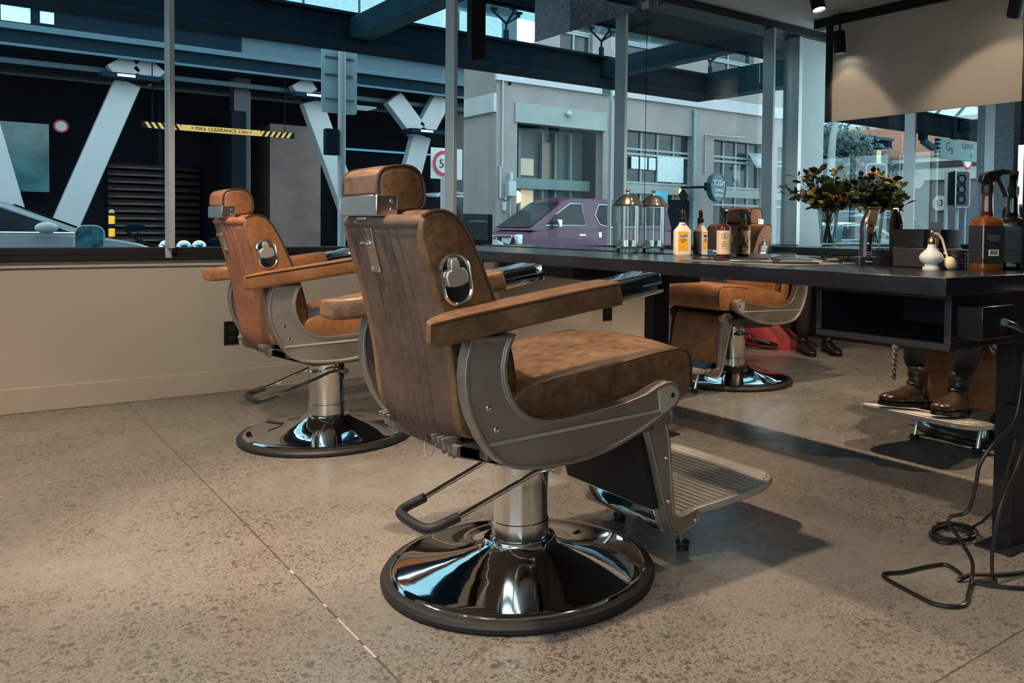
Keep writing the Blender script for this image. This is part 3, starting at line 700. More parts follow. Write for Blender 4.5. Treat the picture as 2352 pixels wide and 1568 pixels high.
# perfume atomiser
t = thing('perfume_atomiser', 'faceted frosted glass atomiser with gold neck, cream hose and squeeze bulb', 'atomiser', (2.255, 1.338, ZT)); t.scale = (.86,) * 3
FRO = plain('frosted_glass', (.62, .60, .60), .18, coat=1, noise_amt=.03)
MB().lathe([(.001, 0), (.0285, 0), (.029, .003), (.0285, .008), (.022, .014), (.024, .018), (.034, .026), (.0395, .036), (.040, .044), (.035, .054), (.024, .064), (.015, .074), (.0125, .084), (.0115, .088)], 22).build('bottle', FRO, t, ang=18)
g = MB().lathe([(.0125, .086), (.0132, .087), (.0132, .105), (.0120, .107), (.0055, .108), (.0055, .124), (.0062, .126), (.0045, .134), (.001, .135)], 24).build('gold_neck', GOLD, t)
IV = plain('ivory_rubber', (.66, .52, .32), .45, noise_amt=.08)
h = MB().tube(catmull([(.004, -.002, .122), (.018, -.010, .121), (.030, -.018, .108), (.036, -.024, .085), (.038, -.030, .062), (.038, -.036, .044)], 5), .0042, 10).build('hose', IV, t)
M = Matrix.Rotation(R(35), 4, 'X'); m = MB(); m.lathe([(.008, .018), (.014, .016), (.0215, .008), (.0235, -.002), (.021, -.012), (.013, -.017), (.012, -.013), (.004, -.011), (.0005, -.0105)], 20, M=Matrix.Translation((.040, -.046, .0235)) @ Matrix.Rotation(R(72), 4, 'X') @ Matrix.Rotation(R(12), 4, 'Y')); m.build('squeeze_bulb', IV, h)
# wax tins
for i, (r, z0, z1, l) in enumerate(((.042, 0, .030, 'lower black wax tin with a silver rim, under another tin'), (.042, .0305, .057, 'upper black wax tin with a silver rim, stacked behind the atomiser'))):
    t = thing('wax_tin', l, 'tin', (2.372, 1.335, ZT + z0), group='stacked wax tins'); h = z1 - z0
    MB().lathe([(.001, 0), (r - .002, 0), (r, .002), (r, h * .6), (r - .001, h * .62)], 36).build('can', plain('tin_black', (.010, .011, .016), .3), t)
    MB().lathe([(r + .0008, h * .62), (r + .0012, h * .66), (r + .0012, h * .95), (r - .001, h), (.001, h)], 36).build('lid', plain('tin_lid', (.014, .015, .02), .25), t)
    for zz in (h * .64, h * .96): MB().lathe([(r + .0014, zz - .001), (r + .0022, zz), (r + .0014, zz + .001)], 36, cap=False).build('silver_rim', CHR, t)
# black storage caddy
t = thing('tissue_caddy', 'black plastic caddy with an open flared upper tray beside the hair clipper guards', 'box', (2.365, 1.435, ZT))
m = MB(); m.box(-.045, .045, -.035, .075, 0, .062); m.build('lower_box', plain('caddy_black', (.006, .006, .007), .5), t, bevel=.004)
m = MB(); A = rrect(.10, .115, .01, 2); rings = [[(x * k, y * k + .02, z) for x, y in A] for z, k in ((.064, .90), (.118, 1.0), (.118, .96), (.066, .86))]; m.loft(rings).build('upper_tray', BLK, t)
# hair clipper on charging dock
t = thing('hair_clipper', 'black cordless hair clipper with copper trim standing in its charging dock', 'clipper', (2.345, 1.625, ZT), R(-30)); t.scale = (1.22, 1.22, 1.17)
dk = MB().loft([[(x * k + s * .5, y * k, z) for x, y in rrect(.062, .055, .006, 3)] for z, k, s in ((0, 1, 0), (.020, 1, 0), (.023, .97, 0))]).build('charging_dock', BLK, t)
MB().box(-.028, .028, -.024, .024, .0225, .0235).build('dock_top', COPP, dk, bevel=.001)
text('Panasonic', .0062, plain('print_white', (.65, .65, .65), .5, noise_amt=0), dk, (0, -.0279, .011), (R(90), 0, 0))
sec = [(.024, .017, .017, 0, 0), (.05, .0165, .0165, .000, 0), (.08, .0175, .017, .002, 0), (.10, .020, .018, .004, 0), (.118, .021, .018, .007, .0), (.135, .020, .015, .013, 0), (.150, .0195, .010, .019, 0), (.158, .019, .006, .022, 0)]
MB().loft([[(sx * cos(k * pi / 10) + ox, sy * sin(k * pi / 10) + oy, z) for k in range(20)] for z, sx, sy, ox, oy in sec]).build('body', plain('clipper_black', (.012, .012, .018), .22, coat=.6), t)
MB().loft([[(x + ox, -sy * 1.04 + y, z) for x, y in ((-.014, -.001), (.014, -.001), (.014, .003), (-.014, .003))] for z, ox, sy in ((.116, .006, .0185), (.135, .012, .0155), (.152, .019, .010))]).build('metal_face', COPP, t, bevel=.001)
MB().box(.004, .040, -.008, .006, .156, .162).build('blade', GOLD, t, bevel=.001)
m = MB(); m.tube([(.004 + .0125 * cos(k * pi / 10), -.0188, .102 + .0125 * sin(k * pi / 10)) for k in range(20)], .0022, 8, closed=True); m.build('dial_ring', COPP, t)
MB().cyl((.004, -.017, .099), (.004, -.0205, .099), .0085, 20).build('dial', COPP, t)
for q in ((-.008, .008, .035, .0357), (-.006, .008, .029, .0297), (-.003, .003, .058, .062)): MB().box(q[0], q[1], -.0171, -.0164, q[2], q[3]).build('printed_mark', plain('print_white', (.65, .65, .65)), t)
# comb guards in a tray
t = thing('clipper_guard_rack', 'black tray holding rows of upright toothed clipper guards', 'rack', (2.345, 1.545, ZT), R(-30))
m = MB(); m.box(-.035, .035, -.028, .028, 0, .004); m.box(-.035, .035, -.028, -.025, 0, .026); m.box(-.035, .035, .025, .028, 0, .026); m.box(-.035, -.032, -.028, .028, 0, .026); m.box(.032, .035, -.028, .028, 0, .026); m.build('tray', BLK, t, bevel=.001)
for j in range(4):
    g = MB(); y = -.018 + j * .012; zt = .034 + j * .008
    for k in range(11): x = -.027 + k * .0054; g.box(x - .0007, x + .0007, y - .003, y + .002, .006, zt)
    g.box(-.029, .029, y + .001, y + .003, .005, .026); g.build('comb_guard', BLK, t)
t = thing('clipper_comb_attachment', 'black clipper comb attachment with curved teeth lying on the counter', 'comb', (2.330, 1.685, ZT), R(-30))
g = MB()
for k in range(8):
    x = -.018 + k * .0051; g.prism([(-.018, .0), (.018, .0), (.017, .014), (.004, .024), (-.010, .022), (-.018, .010)], x - .0009, x + .0009, 'x')
g.build('teeth', BLK, t); MB().box(-.021, .019, -.02, -.017, .001, .008).build('clip_bar', CHR, t, bevel=.001); MB().box(-.021, .021, .012, .019, 0, .016).build('frame', BLK, t)
# tool mat and hand tools
tag(MB().box(1.985, 2.40, 1.66, 2.12, ZT, ZT + .0022).build('tool_mat', plain('mat_grey', (.10, .095, .09), .6), bevel=.0008), 'thin grey mat spread flat on the counter under combs and scissors', 'mat')
ZM = ZT + .0024
def tool(nm, lab, cat, x, y, rz): return thing(nm, lab, cat, (x, y, ZM), rz)
def scissors(x, y, rz, lab, mt=ALB):
    t = tool('scissors', lab, 'scissors', x, y, rz)
    for sg in (-1, 1):
        b = MB().loft([[(u, sg * o + w * k, z) for k, z in ((-1, .001), (1, .001), (1, .004), (-1, .004))] for u, o, w in ((-.085, .0, .0008), (-.04, .0, .0035), (.0, .0, .004), (.03, sg * 0 + .005, .003))]).build('blade', mt, t)
        MB().tube([(.03 + .0, sg * .005, .0035), (.055, sg * .010, .004)] , .0025, 6).build('shank', BLK, b)
        MB().tube([(.068 + .013 * cos(k * pi / 8), sg * .014 + .010 * sin(k * pi / 8), .004) for k in range(16)], .003, 6, closed=True).build('finger_ring', BLK, b)
    MB().cyl((0, 0, .001), (0, 0, .007), .004, 12).build('pivot_screw', CHR, t)
def comb(x, y, rz, lab, L=.17, mat=BLK):
    t = tool('comb', lab, 'comb', x, y, rz); MB().box(-L / 2, L / 2, .008, .014, 0, .003).build('spine', mat, t)
    g = MB(); n = 40
    for k in range(n): u = -L / 2 + L * (k + .5) / n; g.box(u - .0009, u + .0009, -.012, .008, .0, .002)
    g.build('teeth', mat, t)
def clip(x, y, rz, lab):
    t = tool('sectioning_clip', lab, 'clip', x, y, rz)
    MB().prism([(-.05, 0), (.045, 0), (.05, .006), (.0, .005), (-.05, .003)], -.006, .006, 'y').build('lower_jaw', BLK, t, bevel=.001)
    MB().prism([(-.05, .004), (-.01, .007), (.04, .016), (.045, .013), (.0, .004), (-.05, .002)], -.005, .005, 'y').build('upper_jaw', BLK, t, bevel=.001)
    MB().cyl((.005, -.007, .006), (.005, .007, .006), .003).build('hinge_spring', CHR, t)
clip(2.10, 2.085, R(-55), 'black clip nearest the brown bottle on the mat'); comb(2.19, 2.06, R(-60), 'short black comb beside the brown bottle', .13)
scissors(2.12, 1.97, R(115), 'scissors with black handles and pinkish steel blades in the middle of the mat'); scissors(2.20, 1.90, R(118), 'second pair of black-handled scissors with blades pointing to the clippers')
comb(2.10, 1.87, R(-48), 'narrow black comb at the front edge of the mat'); clip(2.28, 1.98, R(-50), 'black clip at the back of the mat by the mirror')
scissors(2.34, 1.83, R(-55), 'long thinning scissors near the mirror at the back of the mat')
t = tool('straight_razor', 'folded black straight razor at the right end of the mat', 'razor', 2.14, 1.74, R(-52))
MB().tube(catmull([(-.07, .004, .003), (0, .008, .003), (.07, .002, .003)], 5), .004, 6).build('scale', BLK, t); MB().tube(catmull([(-.07, -.004, .003), (0, -.006, .003), (.07, 0, .003)], 5), .0035, 6).build('scale', BLK, t)
MB().box(-.075, -.055, -.008, .010, 0, .009).build('hinge', BLK, t, bevel=.002)
# vase of flowers on the side counter
VX, VY, VZ = -.69, 4.20, .796
t = thing('flower_vase', 'clear tapered glass vase of flowers and dark leaves, seen reflected', 'vase', (VX, VY, VZ)); t.scale = (1, 1, 1.0)
MB().lathe([(.001, 0), (.058, 0), (.060, .004), (.060, .02), (.070, .15), (.092, .34), (.089, .34), (.067, .15), (.056, .03), (.001, .026)], 40).build('glass', CG, t)
MB().lathe([(.001, .032), (.056, .034), (.066, .15), (.074, .22), (.001, .22)], 30).build('water', WAT, t)
LF = [plain('leaf_dark', (.018, .035, .022), .35), plain('leaf_green', (.07, .11, .03), .4), plain('leaf_gold', (.42, .30, .04), .45)]
random.seed(21); stems = MB(); leaves = [MB(), MB(), MB()]; flw = MB(); ptl = MB()
for i in range(44):
    a = random.uniform(0, 2 * pi); sp = random.uniform(.05, .26) ; hgt = random.uniform(.36, .66) - sp * .45
    if i < 7: sp = random.uniform(.24, .38); hgt = random.uniform(.40, .56); a = random.choice((random.uniform(-.5, .9), random.uniform(2.4, 4.2)))
    tip = Vector((sp * cos(a), sp * sin(a), hgt)); mid = Vector((tip.x * .25, tip.y * .25, .30)); rt = Vector((-.035 * cos(a), -.035 * sin(a), .035))
    P = catmull([rt, mid, tip], 7); stems.tube(P, .0022, 5)
    for k in range(7, len(P)):
        if random.random() < .85:
            for _ in range(2):
                c0 = P[k]; d = Vector((random.uniform(-1, 1), random.uniform(-1, 1), random.uniform(-.35, .8))).normalized(); up = d.orthogonal().normalized(); up.rotate(Matrix.Rotation(random.uniform(0, 6.28), 3, d)); sd = d.cross(up)
                L = random.uniform(.045, .085); w = L * .26; c1 = c0 + d * .012
                vs = [c1] + [c1 + d * L * f + sd * w * g + up * L * h for f, g, h in ((.25, -.8, .03), (.25, .8, .03), (.25, 0, -.02), (.6, -1, .04), (.6, 1, .04), (.6, 0, -.01), (1, 0, -.08))]
                which = 0 if random.random() < .62 else (1 if random.random() < .62 else 2)
                leaves[which].add(vs, [(0, 1, 3), (0, 3, 2), (1, 4, 6, 3), (3, 6, 5, 2), (4, 7, 6), (6, 7, 5)])
    if i % 4 == 1 and i > 7:
        for j in range(9):
            d = Vector((cos(j * 2.4), sin(j * 2.4), .8 - .12 * j)).normalized(); ptl.sphere(tip + d * .012, .011, 5, 1, 1, .7)
    if i % 5 == 2:
        for j in range(6): flw.sphere(tip + Vector((random.uniform(-.02, .02), random.uniform(-.02, .02), random.uniform(-.02, .02))), .009, 5)
fb = thing('flower_bouquet', 'loose bunch of dark leaves, yellow-green foliage and cream flowers in the vase', 'flowers', (VX, VY, VZ)); fb.scale = (1.12, 1.12, 1.08)
stems.build('stem', plain('stem_green', (.10, .12, .06), .5), fb)
for nm, l, mt in zip(('leaf', 'leaf', 'leaf'), leaves, LF): o = l.build(nm, mt, fb, ang=60); o['kind'] = 'stuff'
ptl.build('flower', plain('cream_petal', (.72, .58, .42), .5), fb)['kind'] = 'stuff'; flw.build('flower', plain('yellow_petal', (.75, .45, .05), .5), fb)['kind'] = 'stuff'
# ------------------------------------------------------------------ chairs
near = make_chair('barber_chair', 'large brown leather barber chair in the foreground, seen from behind with its ribbed dark back', LEA, LBK, 'barber chairs', LEO)
near.location = (1.203, 1.897, 0)
midc = make_chair('barber_chair', 'tan leather barber chair at left by the window wall, seen from behind', LEO, LBO, 'barber chairs', LEO)
midc.location = (1.30, 3.640, 0)
c3 = copy_tree(midc); c3.location = (3.78, 3.55, 0); c3.rotation_euler = (0, 0, pi); c3['label'] = 'tan leather barber chair facing us under the far side of the counter, leg rest showing'
c4 = copy_tree(near); c4.location = (3.84, 1.92, 0); c4.rotation_euler = (0, 0, pi); c4['label'] = 'barber chair at right behind the counter with booted feet on its foot plate'
# small dark slot sticker on the base of the left chair
MB().box(-.055, .055, -.018, .018, -.0008, .0008).build('base_label', BMT, midc)
o = ALLOBJ()[-1]; o.location = (-.17, .10, .0600); o.rotation_euler = (R(0), R(-8), R(150))
# ------------------------------------------------------------------ people
def body(name, nodes, edges, mat, parent=None, sub=2):
    me = bpy.data.meshes.new(name); me.from_pydata([n[0] for n in nodes], edges, []); me.materials.append(mat)
    o = bpy.data.objects.new(name, me); COL.objects.link(o)
    if parent is not None: o.parent = parent
    sk = o.modifiers.new('skin', 'SKIN'); sk.use_smooth_shade = True
    if not me.skin_vertices: 
        bm = bmesh.new(); bm.from_mesh(me); bm.verts.layers.skin.verify(); bm.to_mesh(me); bm.free()
    for i, n in enumerate(nodes):
        r = n[1]; me.skin_vertices[0].data[i].radius = r if isinstance(r, tuple) else (r, r)
    me.skin_vertices[0].data[0].use_root = True
    s = o.modifiers.new('sub', 'SUBSURF'); s.levels = sub; s.render_levels = sub
    return o
SKIN = plain('skin', (.48, .28, .20), .5, noise_amt=.04)
TRO = plain('black_trousers', (.004, .004, .006), .85, nscale=30)
BOOT = leather('boot_leather', (.010, .007, .005), (.030, .018, .011), (.07, .04, .022), .28)
def head(parent, loc, rz, hair):
    M = Matrix.Translation(loc) @ Matrix.Rotation(rz, 4, 'Z'); m = MB()
    n = 20; k = 24; rings = []
    for i in range(1, n):
        a = pi * i / n; z = .118 * -cos(a); r = .078 * sin(a) ** .8
        ring = []
        for j in range(k):
            b = 2 * pi * j / k; x = r * 1.12 * cos(b); y = r * .95 * sin(b); 
            fr = max(0, cos(b)) ** 6
            if z < -.02: x -= .012 * (1 - max(0, cos(b))) * (-z / .1); y *= 1 - .25 * (-z / .12)
            if -.045 < z < .012: x += fr * .020 * (1 - abs((z + .02) / .035))
            if .0 < z < .035: x -= .008 * (max(0, cos(b - .42)) ** 20 + max(0, cos(b + .42)) ** 20)
            if -.072 < z < -.048: x += fr * .006
            ring.append(M @ Vector((x, y, z)))
        rings.append(ring)
    m.loft(rings); m.sphere(M @ Vector((-.002, .078, -.005)), .02, 8, .6, .35, 1.3); m.sphere(M @ Vector((-.002, -.078, -.005)), .02, 8, .6, .35, 1.3)
    h = m.build('head', SKIN, parent, ang=80)
    for s in (-1, 1): MB().sphere(M @ Vector((.073, s * .032, .016)), .011, 8).build('eye', plain('eye_white', (.6, .58, .55), .2), h)
    m = MB(); rings = []
    for i in range(1, 12):
        a = pi * .58 * i / 12; z = .128 * cos(a) ; r = .092 * sin(a) ** .8
        rings.append([M @ Vector((r * 1.1 * cos(2 * pi * j / 24) - .012, r * .98 * sin(2 * pi * j / 24), z + .004 + (.03 if cos(2 * pi * j / 24) > .5 else 0))) for j in range(24)])
    m.loft(rings).build('hair', hair, parent, ang=80)
HAIR = plain('dark_hair', (.02, .014, .010), .6, nscale=60)
# seated client (chair at right behind the counter)
cl = thing('person', 'seated client in dark trousers and black leather boots resting on the foot plate at right', 'person', (3.84, 1.92, 0), pi)
nodes = [((-.06, 0, .72), (.15, .12)), ((-.13, 0, .88), (.15, .11)), ((-.20, 0, 1.05), (.17, .11)), ((-.24, 0, 1.16), (.09, .08)), ((-.25, 0, 1.25), .052), ((-.245, 0, 1.30), .05)]
edges = [(0, 1), (1, 2), (2, 3), (3, 4), (4, 5)]
for s in (-1, 1):
    k = len(nodes)
    nodes += [((-.02, s * .10, .70), .09), ((.36, s * .13, .70), .070), ((.44, s * .135, .65), .062), ((.52, s * .12, .40), .052), ((.535, s * .105, .32), .045)]
    edges += [(0, k), (k, k + 1), (k + 1, k + 2), (k + 2, k + 3), (k + 3, k + 4)]
    k = len(nodes)
    nodes += [((-.22, s * .18, 1.12), .06), ((-.16, s * .26, .98), .046), ((-.08, s * .28, .86), .040), ((.08, s * .26, .84), .034), ((.15, s * .245, .845), .028)]
    edges += [(3, k), (k, k + 1), (k + 1, k + 2), (k + 2, k + 3), (k + 3, k + 4)]
body('clothed_body', nodes, edges, TRO, cl)
head(cl, (-.225, 0, 1.41), 0, HAIR)
def hand(parent, p, sgn, M):
    nd = [((0, 0, 0), .024), ((.045, 0, -.004), (.034, .016))]; ed = [(0, 1)]
    for i, (y, L) in enumerate(((-.028, .060), (-.010, .070), (.010, .066), (.027, .052))):
        k = len(nd); nd += [((.075, y, -.006), .0095), ((.075 + L * .5, y * 1.1, -.016), .0085), ((.075 + L * .85, y * 1.1, -.034), .0075)]; ed += [(1, k), (k, k + 1), (k + 1, k + 2)]
    k = len(nd); nd += [((.025, sgn * .034, -.006), .011), ((.05, sgn * .050, -.016), .010), ((.075, sgn * .052, -.026), .0085)]; ed += [(0, k), (k, k + 1), (k + 1, k + 2)]
    o = body('hand', [(tuple(M @ Vector(a)), r) for a, r in nd], ed, SKIN, parent, 1); return o
for s in (-1, 1): hand(cl, None, -s, Matrix.Translation((.16, s * .243, .85)))
def boot(parent, M, mat=BOOT, nm='boot', shaft=.17):
    rings = []
    for u, w, h, z in ((-.105, .020, .03, .045), (-.10, .033, .075, .05), (-.05, .036, .085, .055), (.0, .036, .070, .05), (.05, .040, .052, .040), (.10, .045, .042, .034), (.14, .040, .036, .031), (.165, .026, .026, .028), (.175, .008, .01, .026)):
        rings.append([M @ Vector((u, w * cos(2 * pi * j / 18), max(.012, z + h / 1.0 * sin(2 * pi * j / 18) * .62))) for j in range(18)])
    m = MB().loft(rings); b = m.build(nm, mat, parent, ang=70)
    r = [[M @ Vector((-.055 + x + (.045 + e) * cos(2 * pi * j / 18), (.040 + e * .8) * sin(2 * pi * j / 18), z)) for j in range(18)] for z, e, x in ((.06, -.004, 0), (.085, -.002, -.003), (.10, .004, .004), (.115, -.002, -.004), (.14, .003, .004), (shaft, .004, .0), (shaft + .004, -.004, 0))]
    MB().loft(r).build('shaft', mat, b, ang=70)
    so = [[M @ Vector((u, y * k, z)) for u, y in ((-.112, .0), (-.10, .033), (-.02, .034), (.06, .043), (.13, .042), (.17, .022), (.178, 0), (.17, -.022), (.13, -.042), (.06, -.043), (-.02, -.034), (-.10, -.033))] for z, k in ((0, 1), (.016, 1.02))]
    MB().loft(so).build('sole', BLK, b)
# boots stand on the tilted foot plate
for s, yaw, u in ((-1, -4, .55), (1, 10, .54)):
    boot(cl, Matrix.Translation((u + .05, s * .10, .178)) @ Matrix.Rotation(R(yaw), 4, 'Z') @ Matrix.Rotation(R(-8), 4, 'Y'))
# cape with black stripes
CAPE = None
def cape_mat():
    m, nt, b, o = _new('striped_cape'); v = _coord(nt)
    w = nt.nodes.new('ShaderNodeTexWave'); w.wave_type = 'BANDS'; w.bands_direction = 'DIAGONAL'; w.inputs['Scale'].default_value = 22; w.inputs['Distortion'].default_value = .6
    nt.links.new(v, w.inputs['Vector'])
    c = _ramp(nt, w.outputs['Fac'], [(.0, (.03, .03, .035)), (.22, (.03, .03, .035)), (.30, (.62, .58, .54)), (1, (.66, .62, .58))])
    nt.links.new(c, b.inputs['Base Color']); b.inputs['Roughness'].default_value = .8; return m
CAPE = cape_mat(); rings = []
for i, (k, z) in enumerate(((0, 1.20), (.25, 1.14), (.5, .99), (.75, .86), (.92, .76), (1.0, .66), (1.02, .56), (1.03, .47))):
    ring = []
    for j in range(64):
        a = 2 * pi * j / 64; side = abs(sin(a)); fr = cos(a)
        ru = .10 + k * (.34 if fr > 0 else .10); rv = .10 + k * .30
        fold = 1 + .035 * k * sin(a * 11)
        zz = z
        if z < .8: zz = max(z, .795 - .0 if (fr > .72) else z)
        if z < .70 and side < .72: zz = max(zz, .72 if fr > 0 else .80)
        if z < .6: zz += .05 * sin(a * 3 + 1)
        ring.append((-.12 + ru * fr * fold, rv * sin(a) * fold, zz))
    rings.append(ring)
cp = MB().loft(rings, caps=False).build('striped_cape', CAPE, cl, ang=80, solid=.003)
# corner of the cape hanging lower on the far side
g = []
for i in range(11):
    s = i / 10; z = .62 - .36 * s; hw = .085 * (1 - s) ** .8 + .006
    g.append([(.23 + .01 * s + hw * (x - .2) * .6, -.40 + hw * x * .6 - .012 * sin(x * 9), z - .04 + .01 * x) for x in [(-1 + 2 * q / 10) for q in range(11)]])
MB().loft(g, closed=False, caps=False).build('hanging_corner', CAPE, cp, ang=80, solid=.002)
g = [[(.30 + .004 * sin(q), .10 + .10 * q / 10, .60 - .27 * i / 8 - .01 * sin(q)) for q in range(11)] for i in range(9)]
MB().loft(g, closed=False, caps=False).build('hanging_flap', CAPE, cp, ang=80, solid=.002)
# standing barber behind the far chair
bb = thing('person', 'standing barber in black whose dark lace-up shoe shows beside the red bag', 'person', (5.18, 4.02, 0), R(-120))
nodes = [((0, 0, .98), (.15, .11)), ((0, 0, 1.15), (.14, .10)), ((0, 0, 1.32), (.17, .11)), ((0, 0, 1.44), (.08, .07)), ((.01, 0, 1.53), .05), ((.02, 0, 1.58), .05)]
edges = [(0, 1), (1, 2), (2, 3), (3, 4), (4, 5)]
for s in (-1, 1):
    k = len(nodes); nodes += [((0, s * .09, .90), .088), ((.02, s * .10, .50), .062), ((0, s * .10, .12), .048)]; edges += [(0, k), (k, k + 1), (k + 1, k + 2)]
    k = len(nodes); nodes += [((0, s * .19, 1.42), .055), ((-.01, s * .24, 1.20), .044), ((.12, s * .20, 1.06), .036), ((.26, s * .13, 1.14), .028)]; edges += [(3, k), (k, k + 1), (k + 1, k + 2), (k + 2, k + 3)]
body('clothed_body', nodes, edges, TRO, bb); head(bb, (.03, 0, 1.68), 0, HAIR)
for s in (-1, 1):
    hand(bb, None, -s, Matrix.Translation((.27, s * .125, 1.145)) @ Matrix.Rotation(R(-s * 12), 4, 'Z'))
    boot(bb, Matrix.Translation((.05, s * .10, 0)), BLK, 'shoe', .12)
# red bag
t = thing('red_bag', 'slumped red fabric bag on the floor behind the pedestal of the far chair', 'bag', (5.10, 4.36, 0), R(-60))
rings = []
for z, k, w in ((0.0, .9, 1), (.02, 1, 1), (.08, .98, .9), (.15, .80, .7), (.21, .62, .45), (.25, .40, .2)):
    rings.append([(-.02 - z * .5 + .20 * k * cos(2 * pi * j / 24) * (1 + .06 * sin(5 * j)), .10 * w * sin(2 * pi * j / 24) * (1 + .08 * cos(4 * j + z * 30)), z + .012 * sin(j * 1.7)) if z > 0 else (.18 * cos(2 * pi * j / 24), .09 * sin(2 * pi * j / 24), 0) for j in range(24)])
RD = plain('red_fabric', (.25, .010, .02), .6, noise_amt=.25, nscale=14, bump=.3); MB().loft(rings).build('sack', RD, t, ang=60)
MB().tube(catmull([(.10, .02, .16), (.16, .05, .10), (.24, .06, .05), (.30, .03, .03)], 5), .012, 6, flat=.4).build('strap', RD, t)
tag(MB().tube(catmull([(4.55, 4.60, .006), (4.75, 4.50, .006), (4.95, 4.42, .008), (5.02, 4.25, .01)], 6), .006, 8).build('floor_cable', BLK), 'black cable on the floor beside the red bag', 'cable')
# ------------------------------------------------------------------ cables and cup at the near end of the counter
CAB = plain('cable_black', (.010, .011, .012), .35)
z = .0065
pA = [(2.12, 1.045, .700), (2.15, 1.03, .69), (2.20, 1.03, .66), (2.23, 1.05, .60), (2.235, 1.06, .50), (2.20, 1.06, .43), (2.12, 1.07, .385), (2.09, 1.09, .33), (2.09, 1.10, .27), (2.09, 1.12, .20), (2.05, 1.15, .18), (2.08, 1.13, .12), (2.12, 1.12, .06), (2.12, 1.12, .012),
      (2.05, 1.09, z), (1.97, 1.06, z), (1.92, 1.10, z), (1.93, 1.18, z), (1.965, 1.285, z), (2.03, 1.265, z), (2.12, 1.245, z), (2.17, 1.22, z), (2.14, 1.16, z), (2.10, 1.145, z), (2.14, 1.13, .016), (2.22, 1.10, z), (2.30, 1.065, z), (2.50, 1.02, z)]
c = tag(MB().tube(catmull(pA, 6), .0052, 8).build('power_cable', CAB), 'long black cable dropping from the socket and looping out on the floor', 'cable')
pl = MB(); pl.tube([(2.108, 1.10, .705), (2.112, 1.075, .704), (2.125, 1.048, .700), (2.15, 1.034, .690), (2.17, 1.03, .680)], [.013, .013, .010, .0075, .006], 12); pl.build('plug', plain('plug_grey', (.10, .14, .15), .3), c)
pB = [(2.42, 1.10, .62), (2.36, 1.08, .50), (2.33, 1.08, .42), (2.30, 1.09, .30), (2.21, 1.09, .20), (2.17, 1.09, .10), (2.16, 1.085, .03), (2.165, 1.08, z), (2.12, 1.12, z), (2.15, 1.06, z), (2.22, 1.0, z), (2.42, .93, z)]
tag(MB().tube(catmull(pB, 6), .0050, 8).build('power_cable', CAB), 'black cable hanging close to the frame post and running off to the right', 'cable')
pC = []
for k in range(64): a = k * .42; pC.append((2.40 + (.07 + .02 * sin(a * .37)) * cos(a), 1.33 + (.09 + .02 * cos(a * .5)) * sin(a) * .6, .006 + .0016 * (k / 6)))
pC = [(2.40, 1.13, .45), (2.36, 1.14, .30), (2.38, 1.20, .12)] + pC
tag(MB().tube(catmull(pC, 3), .0042, 6).build('coiled_cable', CAB), 'thin black cable heaped in coils at the foot of the post', 'cable')
t = thing('cable_adapter', 'black power adapter block hanging on cables beside the frame post', 'adapter', (2.385, 1.12, .40))
MB().box(-.03, .03, -.03, .04, -.05, .05).build('housing', BLK, t, bevel=.006)
# paper cup lying in the black bin bag holder
t = thing('paper_cup', 'white paper cone cup with a thin red line tipped at the right edge', 'cup', (2.30, 1.02, .455))
M = Matrix.Rotation(R(-28), 4, 'Y') @ Matrix.Rotation(R(-95), 4, 'X') @ Matrix.Rotation(R(30), 4, 'Z')
M = Matrix.Rotation(R(52), 4, Vector((.3, .95, 0)))
WP = plain('paper_white', (.62, .60, .58), .6, noise_amt=.03)
MB().lathe([(.010, -.04), (.022, -.04), (.040, .065), (.039, .065), (.021, -.036)], 28, M=M, cap=False).build('cone', WP, t, solid=.001)
MB().lathe([(.0295, -.005), (.0302, -.003), (.0305, -.001)], 28, M=M @ Matrix.Rotation(R(18), 4, 'X'), cap=False).build('red_line', plain('red_print', (.45, .03, .02), .5), t)
# ------------------------------------------------------------------ the street outside (road at -.30)
G = -.30
def OM(n, c, r=.6, **k): return plain(n, c, r, **k)
ASPH = OM('asphalt', (.09, .11, .12), .8, nscale=30); PAVE = OM('footpath', (.20, .22, .22), .7, nscale=6)
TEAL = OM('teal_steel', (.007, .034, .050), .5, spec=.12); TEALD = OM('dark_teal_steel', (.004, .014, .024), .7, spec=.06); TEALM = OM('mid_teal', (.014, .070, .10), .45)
STONE = OM('grey_render', (.215, .205, .20), .75, nscale=1.3, noise_amt=.10); STOL = OM('pale_render', (.38, .40, .42), .7, nscale=2, noise_amt=.06); STOG = OM('green_grey_render', (.22, .265, .26), .7, nscale=2, noise_amt=.05)
NAVY = OM('dark_navy', (.006, .008, .013), .7, spec=.06); WHTB = OM('white_steel', (.27, .31, .33), .45, noise_amt=.04, nscale=3)
PANE = plain('window_dark_glass', (.022, .035, .040), .12, spec=.5, nscale=3, noise_amt=.5); FRMW = OM('pale_frame', (.22, .28, .29), .5)
struct(MB().box(-40, 60, 9.2, 18.6, G - .1, G).build('ground_road', ASPH, smooth=False))
struct(MB().box(-40, 60, 5.08, 9.2, G - .1, -.12).build('ground_footpath', PAVE, smooth=False))
struct(MB().box(-40, 60, 18.6, 45, G - .1, -.16).build('ground_far_footpath', PAVE, smooth=False))
